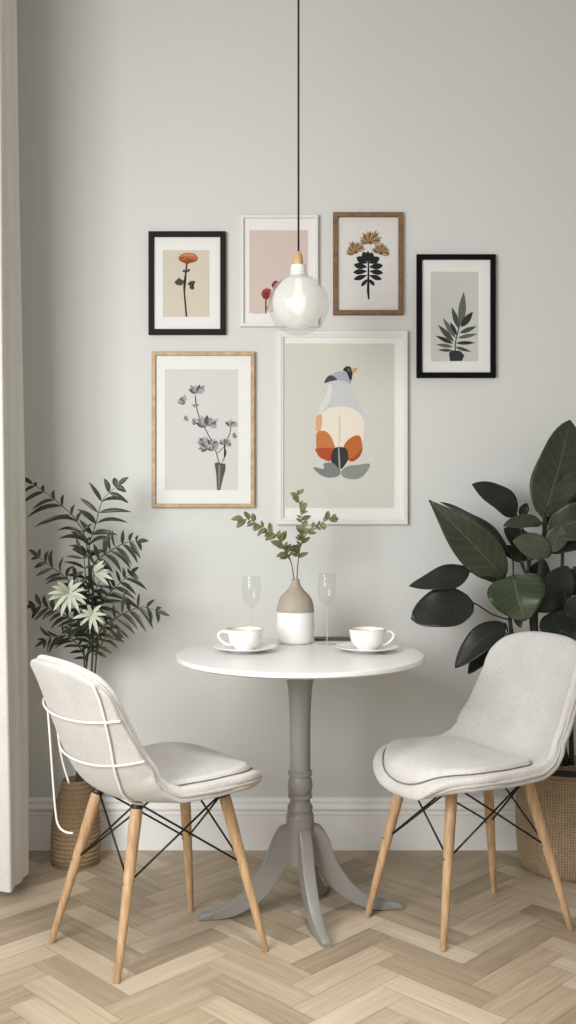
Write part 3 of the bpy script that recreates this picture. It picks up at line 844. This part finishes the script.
# 1 orange flower, black frame
a1 = []
S = lambda pts: z2(140, 220, 5.76, pts)
dk, lf1, o1, o2, o3 = (58, 50, 42), (74, 72, 58), (170, 104, 62), (136, 74, 44), (188, 130, 88)
a1.append((dk, stroke(S([(268, 240), (262, 300), (252, 365), (255, 430), (261, 500), (266, 555)]), 1.7)))
a1.append((o1, S([(217, 218), (224, 203), (240, 191), (262, 184), (285, 183), (308, 188), (324, 199), (334, 215), (328, 228), (312, 237), (290, 243), (270, 246), (250, 241), (232, 235)])))
a1.append((o3, S([(235, 202), (262, 188), (300, 190), (320, 204), (300, 206), (268, 202), (245, 210)])))
a1.append((o2, S([(222, 222), (250, 226), (275, 214), (310, 226), (328, 222), (312, 237), (285, 244), (268, 252), (250, 241)])))
a1.append((o2, lens(*S([(225, 222)])[0], *S([(262, 205)])[0], 2)))
a1.append((lf1, S([(195, 355), (212, 336), (222, 328), (236, 338), (250, 345), (246, 362), (238, 373), (212, 371)])))
a1.append((lf1, S([(270, 366), (285, 350), (300, 345), (319, 349), (312, 362), (300, 370), (314, 388), (300, 398), (284, 390), (288, 374)])))
a1.append((lf1, S([(240, 292), (250, 280), (264, 285), (282, 276), (288, 284), (276, 296), (258, 298)])))
picture('black framed print of a single orange flower, uppermost on the left', 148.3, 231, 225.5, 334.2, 5.4, M['blackframe'], (162.8, 249.3, 209.6, 316.5), (200, 191, 175), a1)
# 2 pink print, white frame
S = lambda pts: z2(240, 180, 4.8, pts)
r1, r2_ = (150, 68, 62), (122, 52, 50)
a2 = [((232, 228, 224), [(249.4, 313.2), (249.4, 312), (258, 312.8), (272, 311.6), (286, 312.4), (298, 311), (308.5, 312), (308.5, 313.2)])]
a2 += [((96, 66, 56), stroke(S([(124, 565), (123, 600), (124, 640)]), 1.2)), ((96, 66, 56), stroke(S([(168, 510), (150, 560), (128, 620)]), .8))]
a2 += [(r1, S([(101, 545), (108, 525), (125, 516), (146, 520), (154, 540), (146, 560), (128, 573), (110, 566)])), (r2_, S([(110, 540), (130, 530), (146, 548), (134, 566), (116, 562)])),
       (r2_, S([(150, 500), (160, 484), (174, 478), (190, 490), (192, 505), (176, 520), (158, 518)])), (r1, S([(160, 500), (175, 490), (186, 500), (176, 512)])), (r2_, blob(282, 283, 4, 3.4)), (r1, blob(286, 292, 4.2, 3.6))]
picture('white framed pink print with red flowers, partly behind the glass pendant globe', 240.2, 214.2, 318.4, 326.4, 3.6, M['whiteframe'], (249.4, 229.2, 308.5, 313.2), (201, 184, 177), a2)
# 3 bouquet, walnut frame
S = lambda pts: z2(325, 200, 3.2, pts)
bk, ta, ta2, ta3 = (38, 40, 42), (138, 115, 80), (104, 84, 58), (162, 140, 104)
a3 = [(bk, stroke(S([(140, 175), (139, 240), (137, 285), (141, 316)]), 1.4))]
for (bx, by), (tx, ty), w in (((138, 250), (116, 274), 9), ((140, 250), (160, 272), 9), ((136, 238), (92, 252), 12), ((142, 238), (183, 252), 12), ((136, 225), (90, 229), 13), ((142, 225), (188, 231), 13), ((136, 212), (92, 205), 15), ((142, 212), (187, 207), 15), ((137, 200), (101, 180), 17), ((141, 200), (176, 181), 17), ((139, 195), (122, 163), 17), ((140, 195), (152, 165), 17), ((139, 200), (138, 160), 12)):
    p0, p1 = S([(bx, by), (tx, ty)]); a3.append((bk, lens(*p1, *p0, w*1.35/3.2)))
for (cx, cy), r_, rot in (((100, 152), 30, -22), ((146, 122), 34, 0), ((180, 156), 27, 18)):
    for i in range(15):
        an = math.radians(-90+rot+(-98+196*i/14)); l = r_*random.uniform(.95, 1.25)
        p0, p1 = S([(cx, cy+12), (cx+l*math.cos(an), cy+8+l*math.sin(an))]); a3.append(((ta, ta2, ta3)[i % 3], lens(*p0, *p1, 3.0)))
    a3.append((ta2, [(S([(cx, cy+12)])[0][0]+1.8*math.cos(q), S([(cx, cy+12)])[0][1]+1.8*math.sin(q)) for q in [i*PI/5 for i in range(10)]]))
picture('walnut framed print of dark leaves with tan flower heads', 333.2, 211.8, 403.2, 314.4, 4.6, M['walnut'], (337.8, 216.4, 398.6, 309.8), (208, 206, 203), a3)
# 4 grey leaf, black frame
g1, g2, g3 = (74, 78, 76), (96, 101, 98), (52, 56, 54)
a4 = [(g3, stroke(S([(418, 495), (420, 450), (432, 400), (443, 330)]), 1.1))]
for i, ((bx, by), (tx, ty), w) in enumerate((((410, 480), (362, 478), 10), ((412, 468), (356, 460), 13), ((412, 458), (355, 432), 14), ((414, 452), (363, 397), 18), ((420, 440), (378, 375), 17), ((424, 432), (402, 388), 13), ((432, 412), (407, 340), 18), ((436, 402), (446, 290), 25), ((437, 405), (476, 354), 22), ((432, 424), (488, 402), 15), ((426, 440), (491, 426), 13), ((420, 456), (484, 455), 12), ((418, 468), (470, 484), 11))):
    p0, p1 = S([(bx, by), (tx, ty)]); a4.append(((g1, g2, g3)[i % 3], lens(*p0, *p1, w/3.2)))
a4.append((g3, S([(398, 488), (408, 480), (420, 484), (434, 481), (448, 496), (440, 513), (402, 514)])))
picture('black framed print of a grey leafy frond, rightmost on the wall', 417, 254, 496, 377.4, 5.2, M['jetframe'], (431.6, 271, 479.6, 361), (194, 193, 188), a4)
# 5 grey blossoms in a thin vase, oak frame
S = lambda pts: z2(145, 345, 4.8, pts)
v1, v2, v3, st = (84, 84, 80), (128, 128, 130), (160, 160, 162), (84, 72, 60)
a5 = [(st, stroke(S([(355, 565), (332, 490), (290, 405), (262, 352), (244, 290), (240, 240)]), 1.0)), (st, stroke(S([(368, 562), (388, 520), (380, 475), (404, 430), (412, 390)]), .9)), (st, stroke(S([(345, 520), (375, 490), (395, 455)]), .7))]
for cx, cy, r_, rot in ((250, 226, 40, -90), (192, 266, 30, 200), (238, 280, 16, 90), (204, 350, 18, 180), (244, 365, 20, 190), (294, 385, 50, -100), (310, 385, 34, -50), (300, 485, 40, 200), (322, 480, 34, -60), (330, 500, 26, -110), (413, 385, 28, -80), (420, 434, 16, 0), (384, 470, 24, -110), (390, 475, 20, -20), (282, 462, 24, -150)):
    for i in range(6):
        an = math.radians(rot-65+26*i); l = r_*random.uniform(1.0, 1.45)
        p0, p1 = S([(cx, cy+4), (cx+l*math.cos(an), cy+l*math.sin(an)*.8)]); a5.append(((v1, v2, v3)[i % 3], lens(*p0, *p1, r_*.55/4.8, n=5)))
a5 += [(v1, S([(333, 568), (345, 562), (360, 566), (385, 570), (384, 598), (372, 640), (360, 695), (345, 695), (341, 620)])), ((124, 124, 118), S([(350, 575), (362, 575), (358, 690), (351, 690)]))]
picture('pale oak framed print of grey blossoms in a thin vase', 151.5, 351.4, 254.6, 507.6, 4.0, M['oak'], (165, 369, 238.5, 490.2), (202, 201, 197), a5)
# 6 bird, large white frame
S = lambda pts: z2(270, 325, 3.84, pts)
a6 = []
for col, pts in (
    ((222, 212, 198), [(180, 350), (210, 325), (260, 310), (320, 318), (352, 345), (363, 385), (359, 430), (346, 472), (300, 482), (240, 482), (190, 440), (177, 390)]),
    ((190, 192, 192), [(220, 228), (232, 205), (300, 205), (312, 225), (321, 262), (338, 292), (352, 322), (358, 350), (320, 320), (260, 311), (210, 327), (182, 350), (192, 308), (212, 268)]),
    ((206, 206, 205), [(222, 232), (240, 228), (232, 285), (212, 318), (184, 345), (193, 306), (213, 268)]),
    ((208, 160, 122), [(178, 352), (200, 345), (196, 402), (180, 408), (177, 385)]),
    ((160, 164, 172), [(234, 196), (248, 182), (265, 177), (290, 180), (304, 192), (313, 210), (309, 226), (294, 216), (272, 210), (255, 208)]),
    ((70, 74, 74), [(209, 222), (215, 205), (226, 193), (240, 192), (259, 208), (240, 213), (222, 218)]),
    ((46, 52, 46), [(281, 172), (288, 161), (298, 156), (311, 161), (318, 180), (316, 200), (311, 213), (304, 202), (296, 182)]),
    ((84, 92, 60), [(296, 166), (306, 164), (308, 178), (300, 178)]),
    ((196, 152, 96), [(313, 168), (326, 164), (336, 162), (333, 173), (321, 184)]),
    ((188, 118, 70), [(181, 412), (205, 405), (222, 412), (236, 430), (246, 456), (247, 476), (185, 476), (178, 448)]),
    ((168, 78, 48), [(177, 473), (247, 473), (243, 496), (230, 522), (212, 518), (190, 506), (180, 490)]),
    ((180, 100, 54), [(284, 466), (292, 450), (305, 436), (325, 425), (344, 424), (352, 440), (355, 470), (345, 492), (322, 512), (300, 516), (292, 490)]),
    ((164, 74, 46), [(355, 468), (354, 486), (342, 508), (318, 524), (300, 516), (322, 506), (344, 486)]),
    ((56, 57, 56), [(248, 472), (292, 472), (302, 510), (290, 535), (275, 552), (258, 550), (234, 520)]),
    ((148, 148, 146), [(262, 474), (267, 474), (271, 548), (265, 548)]),
    ((120, 124, 121), [(165, 545), (208, 552), (206, 532), (240, 528), (258, 545), (272, 562), (262, 580), (226, 586), (192, 574)]),
    ((134, 138, 134), [(274, 562), (298, 542), (340, 536), (384, 532), (376, 558), (350, 586), (316, 592), (282, 584)]),
    ((196, 188, 176), [(266, 350), (270, 350), (271, 420), (266, 470)])):
    a6.append((col, S(rnd(pts))))
picture('large white framed print of a stylised orange and grey bird', 277, 330.4, 408, 524.6, 4.4, M['whiteframe'], (285.4, 343, 395.2, 508.2), (199, 197, 188), a6, step=2.0)

# ------------------------------------------------------------------ palm in coiled basket (left)
random.seed(21)
pb = V((-.685, 3.185, 0))
pp_ = thing('potted_palm', 'feathery green palm in a coiled rope basket, behind left chair', 'potted plant', pb)
bm = bmesh.new(); pr = [(0, .0), (.078, .0)]
ncoil = 19; Hb = .268
for i in range(ncoil*6+1):
    q = i/(ncoil*6); z = .004+q*(Hb-.004)
    r_ = np.interp(q, [0, .06, .25, .5, .72, .88, 1], [.072, .077, .079, .076, .066, .049, .043])
    pr.append((r_+.0028*abs(math.sin(q*ncoil*PI))-.0014, z))
pr += [(.038, Hb), (.037, Hb-.03), (0, Hb-.03)]
lathe(bm, pr, 48); obj('basket', bm, M['coil'], pp_)
bm = bmesh.new(); lathe(bm, [(.0375, Hb-.026), (.02, Hb-.021), (0, Hb-.019)], 24); obj('soil', bm, M['soil'], pp_)
bm = bmesh.new()
q = lambda px, py, Y: P(px, py, Y)-pb
stems = [[(80, 790, 3.18), (86, 720, 3.18), (92, 665, 3.18), (93, 610, 3.17), (91, 565, 3.16)], [(78, 790, 3.19), (82, 720, 3.19), (86, 670, 3.19), (90, 640, 3.18), (96, 612, 3.17)], [(83, 790, 3.17), (90, 715, 3.17), (96, 660, 3.17), (98, 620, 3.16)], [(76, 790, 3.2), (84, 690, 3.2), (84, 650, 3.2)]]
for s_ in stems: 
    bm = bmesh.new(); w = vpath([tuple(q(*p)) for p in s_], 24); tube(bm, w, [.0055-.003*i/23 for i in range(24)], 8); obj('stem', bm, M['palm_s'], pp_)
def frond(pts, n, llen, lw, mi_mat, wL=1., wR=1., first=.25, label=None, droop=.18, fw=.55, tipl=.7):
    w = vpath([tuple(q(*p)) for p in pts], 40); bm = bmesh.new()
    tube(bm, w, [.0028-.0019*i/39 for i in range(40)], 6, mi=1)
    for i in range(n):
        f = first+(1-first)*i/(n-1); k = min(38, max(1, int(f*39))); t = (w[k+1]-w[k-1]).normalized()
        sd = t.cross(V((0, -1, 0))).normalized()      # to the left-hand side seen along the rachis is -sd
        env = .62+.55*math.sin(PI*min(1, (i/(n-1))*.9+.12))
        for sg, wt in ((1, wR), (-1, wL)):
            if wt <= 0: continue
            l = llen*1.12*env*wt*random.uniform(.82, 1.14)
            if i == n-1: l *= tipl
            dv = (t*fw*random.uniform(.8, 1.25)+sd*sg*random.uniform(.75, 1.)+V((0, random.uniform(-.5, .35), random.uniform(-.05, .1)))).normalized()
            blade(bm, w[k], w[k]+dv*l, lw*.86*(.7+.3*wt)*random.uniform(.8, 1.15), V((random.uniform(-.3, .3)-.4*dv.z, -1, random.uniform(-.1, .9))), bend=random.uniform(.03, .12), fold=.3, side_bend=-sg*random.uniform(.0, .09), a=.85, b=.75, nu=7, nv=4, droop=droop)
    t = (w[-1]-w[-3]).normalized(); blade(bm, w[-1], w[-1]+t*llen*.6, lw*.8, V((0, -1, .3)), fold=.3, nu=6, nv=4, droop=.1)
    o = obj('frond', bm, [mi_mat, M['palm_s']], pp_)
    if label: o['label'] = label
pm, pd, ppale = M['palm'], M['palm_d'], M['palm_p']
frond([(91, 585, 3.17), (89, 562, 3.16), (85, 537, 3.13), (78, 523, 3.12), (70, 513, 3.10), (50, 496, 3.07), (33, 484, 3.05)], 9, .085, .017, pd, wL=1., wR=.42, first=.28)
frond([(89, 590, 3.17), (89, 548, 3.16), (93, 533, 3.15), (96, 523, 3.14), (103, 500, 3.12), (118, 485, 3.11)], 8, .078, .020, pm, wL=.9, wR=1.12, first=.3, droop=.12)
frond([(91, 570, 3.16), (97, 560, 3.13), (112, 550, 3.09), (125, 543, 3.06), (138, 541, 3.04)], 8, .066, .018, pm, wL=.9, wR=.95, first=.15)
frond([(88, 610, 3.17), (78, 592, 3.13), (66, 578, 3.09), (50, 566, 3.06), (38, 556, 3.05)], 8, .062, .016, pd, wL=.8, wR=1., first=.2)
frond([(93, 618, 3.16), (106, 597, 3.12), (118, 585, 3.08), (131, 573, 3.05)], 9, .068, .016, pd, wL=.8, wR=1.15, first=.1)
frond([(95, 640, 3.16), (104, 626, 3.11), (125, 613, 3.06), (142, 607, 3.02), (158, 611, 3.0)], 9, .070, .016, pm, wL=.95, wR=.9, first=.1)
frond([(90, 640, 3.17), (75, 622, 3.12), (58, 612, 3.08), (42, 606, 3.06), (33, 606, 3.05)], 10, .060, .017, pd, wL=.8, wR=1., first=.1)
frond([(87, 662, 3.18), (78, 645, 3.14), (66, 636, 3.10), (52, 637, 3.07), (44, 641, 3.05)], 9, .060, .013, pd, wL=.8, wR=1., first=.1)
frond([(95, 655, 3.15), (104, 640, 3.10), (112, 632, 3.07), (118, 634, 3.05)], 6, .05, .014, pm, first=.1)
frond([(92, 620, 3.17), (92, 600, 3.12), (98, 585, 3.09), (104, 572, 3.07)], 8, .060, .017, pd, first=.05)
frond([(90, 630, 3.16), (82, 610, 3.12), (80, 590, 3.10), (76, 575, 3.09)], 7, .055, .016, pd, first=.05)
frond([(92, 650, 3.16), (88, 635, 3.10), (80, 628, 3.06), (70, 630, 3.04)], 6, .05, .015, pd, first=.05)
frond([(91, 600, 3.16), (86, 580, 3.13), (84, 560, 3.12), (80, 548, 3.12)], 6, .06, .013, pd, wR=.3, first=.1)
def whorl(px, py, Y, r_, n, a0, a1, label):
    c_ = q(px, py, Y); bm = bmesh.new()
    tube(bm, vpath([tuple(q(92, 640, 3.16)), tuple((q(92, 640, 3.16)+c_)/2+V((0, -.01, .0))), tuple(c_)], 10), .0022, 6, mi=1)
    for i in range(n):
        an = math.radians(a0+(a1-a0)*i/n+random.uniform(-6, 6)); l = r_*random.uniform(.85, 1.15)
        dv = V((math.cos(an), random.uniform(-.6, .1), math.sin(an)*.9-.1))
        blade(bm, c_, c_+dv*l, l*.22, V((0, -1, .5)), bend=.06, fold=.25, a=.9, b=.7, nu=7, nv=4, droop=.12)
    o = obj('frond', bm, [ppale, M['palm_s']], pp_); o['label'] = label
whorl(69, 593, 3.0, .060, 13, 0, 360, 'pale whitish whorl of young leaflets')
whorl(92, 615, 3.01, .050, 9, 20, 380, 'pale whitish whorl of young leaflets low on the palm')
whorl(94, 573, 3.06, .062, 6, -25, 80, 'broad pale leaflets in the middle of the palm')

# ------------------------------------------------------------------ rubber plant in seagrass basket (right)
random.seed(33)
fb = V((.885, 3.145, 0))
fp = thing('potted_rubber_plant', 'large dark glossy broad-leaved plant in a woven basket, right edge', 'potted plant', fb)
bm = bmesh.new()
body = crom([(.128, .0), (.140, .006), (.148, .03), (.154, .10), (.156, .18), (.153, .26), (.150, .312)], 40)
lathe(bm, [(0, 0)]+[tuple(t) for t in body]+[(.149, .318), (.144, .320), (.139, .316), (.138, .26), (0, .26)], 72)
obj('basket', bm, M['sea'], fp)
MR = mat('basket_rim', (150, 126, 98), .85, var=.3, scale=120, bump=.6, bscale=200)
bm = bmesh.new(); closed_tube(bm, [V((.147*math.cos(2*PI*i/60), .147*math.sin(2*PI*i/60), .316)) for i in range(60)], .006, 8)
obj('rim', bm, MR, fp); bm = bmesh.new()
closed_tube(bm, [V((.134*math.cos(2*PI*i/60), .134*math.sin(2*PI*i/60), .004)) for i in range(60)], .004, 8)
obj('base_ring', bm, MR, fp)
bm = bmesh.new(); lathe(bm, [(.1385, .27), (.09, .281), (0, .286)], 30); obj('soil', bm, M['soil'], fp)
q = lambda px, py, Y: P(px, py, Y)-fb
for pts, r0, r1 in (([(566, 765, 3.13), (552, 700, 3.13), (540, 655, 3.13), (535, 625, 3.13), (538, 590, 3.13), (542, 555, 3.13), (545, 525, 3.13), (544, 510, 3.13)], .013, .007),
                    ([(560, 765, 3.11), (540, 710, 3.11), (520, 665, 3.11), (512, 635, 3.11), (510, 612, 3.11), (513, 580, 3.1)], .012, .005),
                    ([(568, 765, 3.16), (550, 700, 3.16), (533, 640, 3.16), (530, 600, 3.16), (528, 560, 3.15)], .006, .004),
                    ([(572, 765, 3.12), (570, 700, 3.13), (566, 640, 3.14), (562, 590, 3.15), (563, 540, 3.16)], .008, .005)):
    bm = bmesh.new(); w = vpath([tuple(q(*p)) for p in pts], 30); tube(bm, w, [r0+(r1-r0)*i/29 for i in range(30)], 10); obj('stem', bm, M['trunk'], fp)
def leaf(base, tip, Yb, Yt, wpx, m, nrm=(0, -1, .2), att=None, bend=.05, fold=.18, a=.85, b=.72, wave=.13, droop=0., side=.03, twist=.18, label=None):
    bm = bmesh.new()
    Yb, Yt = 3.025+(Yb-2.95)*.75, 3.025+(Yt-2.95)*.75
    B_, T_ = q(*base, Yb), q(*tip, Yt); W_ = wpx*(Yb+Yt)/2/F_PX
    blade(bm, B_, T_, W_, nrm, bend=bend, fold=fold, a=a, b=b, nu=18, nv=10, wave=wave, droop=droop, side_bend=side, twist=twist)
    if att:
        A_ = q(*att); mid_ = (A_+B_)/2+V((0, 0, -.008))
        tube(bm, vpath([tuple(A_), tuple(mid_), tuple(B_), tuple(B_.lerp(T_, .12))], 14), .0026, 7, mi=1)
    o = obj('leaf', bm, [M[m], M['stalk']], fp, recalc=False)
    if label: o['label'] = label
    sm = o.modifiers.new('thickness', 'SOLIDIFY'); sm.thickness = .0012
leaf((543, 518), (570, 420), 3.08, 3.06, 54, 'leaf_m', (.15, -1, .15), (544, 540, 3.12), bend=-.03, fold=.12, a=.88, b=.66, label='tallest upright mid green leaf')
leaf((545, 525), (588, 452), 3.14, 3.16, 44, 'leaf_d', (.3, -1, .0), (545, 540, 3.13))
leaf((517, 515), (472, 484), 3.14, 3.12, 29, 'leaf_d', (-.1, -1, .5), (528, 555, 3.14), bend=.05, a=.8, b=.7, side=.04)
leaf((505, 579), (429, 500), 3.06, 2.99, 42, 'leaf_m', (-.25, -1, -.15), (513, 600, 3.1), bend=.06, fold=.28, a=.72, b=.95, side=.02)
leaf((512, 556), (440, 502), 3.075, 3.03, 22, 'leaf_d', (.1, -.6, 1), (515, 590, 3.1), bend=.06, a=.8)
leaf((542, 523), (503, 526), 3.07, 3.03, 17, 'leaf_m', (0, -1, .6), (544, 535, 3.12), bend=.05, fold=.3)
leaf((551, 553), (513, 541), 3.05, 3.0, 27, 'leaf_l', (-.1, -1, .2), (545, 556, 3.12), bend=.03, a=.9, fold=.1)
leaf((550, 552), (562, 522), 3.06, 3.05, 22, 'leaf_l', (.1, -1, .2), None, fold=.1)
leaf((548, 530), (604, 508), 3.06, 3.03, 38, 'leaf_m', (.2, -1, .3), (545, 540, 3.12), bend=-.04)
leaf((551, 553), (606, 540), 3.10, 3.08, 20, 'leaf_d', (0, -.8, 1), (545, 556, 3.12), bend=.1)
leaf((470, 569), (409, 586), 3.02, 2.98, 27, 'leaf_d', (-.1, -1, .55), (506, 586, 3.1), bend=.09, a=.8, b=.8, fold=.1, side=-.08)
leaf((500, 580), (468, 571), 3.05, 3.03, 11, 'leaf_d', (0, -1, .6), (506, 590, 3.1), bend=.05)
leaf((474, 603), (411, 619), 3.00, 2.96, 42, 'leaf_d', (-.1, -1, .3), (510, 620, 3.1), bend=.05, a=.9, b=.6, fold=.12)
leaf((513, 575), (525, 621), 3.0, 2.95, 58, 'leaf_h', (-.1, -1, .3), (514, 610, 3.1), bend=.04, a=.62, b=.62, fold=.1, label='broad heart shaped green leaf at the front')
leaf((537, 612), (568, 566), 3.10, 3.10, 36, 'leaf_d', (.2, -1, .1), (536, 625, 3.13), a=1.05, b=.6)
leaf((505, 623), (455, 668), 3.04, 3.0, 27, 'leaf_d', (-.3, -1, .35), (512, 640, 3.11), bend=.06, a=.8, fold=.2)
leaf((505, 632), (468, 674), 3.10, 3.08, 18, 'leaf_d', (-.3, -1, .1), (514, 650, 3.11), bend=-.04, a=1.0)
leaf((551, 612), (570, 652), 3.08, 3.02, 40, 'leaf_d', (.2, -1, .4), (536, 640, 3.13), bend=.05, a=.7, b=.6)
leaf((552, 612), (604, 640), 3.10, 3.06, 32, 'leaf_d', (.2, -1, .5), (560, 620, 3.14), bend=.06, a=.7)
leaf((520, 516), (527, 503), 3.16, 3.16, 10, 'leaf_d', (0, -1, .1), (528, 545, 3.15))
leaf((530, 552), (504, 528), 3.16, 3.15, 22, 'leaf_d', (0, -1, .1), (530, 580, 3.16))
leaf((520, 560), (536, 535), 3.17, 3.16, 22, 'leaf_d', (0, -1, .1), (530, 580, 3.16))
leaf((528, 590), (545, 560), 3.16, 3.15, 26, 'leaf_d', (0, -1, .1), (530, 600, 3.16), a=1.)
leaf((522, 560), (500, 548), 3.12, 3.08, 16, 'leaf_d', (0, -1, .4), (528, 575, 3.15))
leaf((516, 612), (521, 628), 3.04, 3.02, 9, 'leaf_d', (0, -1, .1), (512, 612, 3.11))
leaf((566, 600), (590, 618), 3.05, 3.0, 26, 'leaf_d', (.1, -1, .3), (563, 580, 3.15))
leaf((562, 590), (598, 566), 3.14, 3.12, 30, 'leaf_d', (.2, -1, .3), (563, 600, 3.15))

# ------------------------------------------------------------------ light
wd = bpy.data.worlds.new('room_daylight'); scene.world = wd; wd.use_nodes = True
nt = wd.node_tree; bg = nt.nodes['Background']; bg.inputs[0].default_value = (1.0, .955, .90, 1); bg.inputs[1].default_value = .82
def area(name, loc, target, sx, sy, power, col=(1, 1, 1)):
    l = bpy.data.lights.new(name, 'AREA'); l.shape = 'RECTANGLE'; l.size = sx; l.size_y = sy; l.energy = power; l.color = col
    o = bpy.data.objects.new(name, l); C.objects.link(o); o.location = loc
    o.rotation_euler = (V(target)-V(loc)).to_track_quat('-Z', 'Y').to_euler(); return o
kl = area('window_light', (-1.42, .65, 1.55), (-.05, 3.3, .85), 1.2, 1.3, 41, (.975, .995, 1)); kl.data.spread = math.radians(130)
cl_ = area('floor_fill_light', (.05, 1.25, 2.9), (.0, 1.95, 0), .5, .4, 5.5, (1, .99, .97)); cl_.data.spread = math.radians(52)  # unseen fill lamp overhead, added to brighten the near floor
# ------------------------------------------------------------------ camera
cd = bpy.data.cameras.new('camera'); co = bpy.data.objects.new('camera', cd); C.objects.link(co)
co.location = (0, 0, CAM_H); co.rotation_euler = (PI/2, 0, 0)
cd.sensor_width = 36; cd.sensor_fit = 'AUTO'; cd.lens = F_PX/1024*36; cd.clip_start = .05
scene.camera = co
scene.view_settings.view_transform = 'Standard'
scene.view_settings.look = 'None'
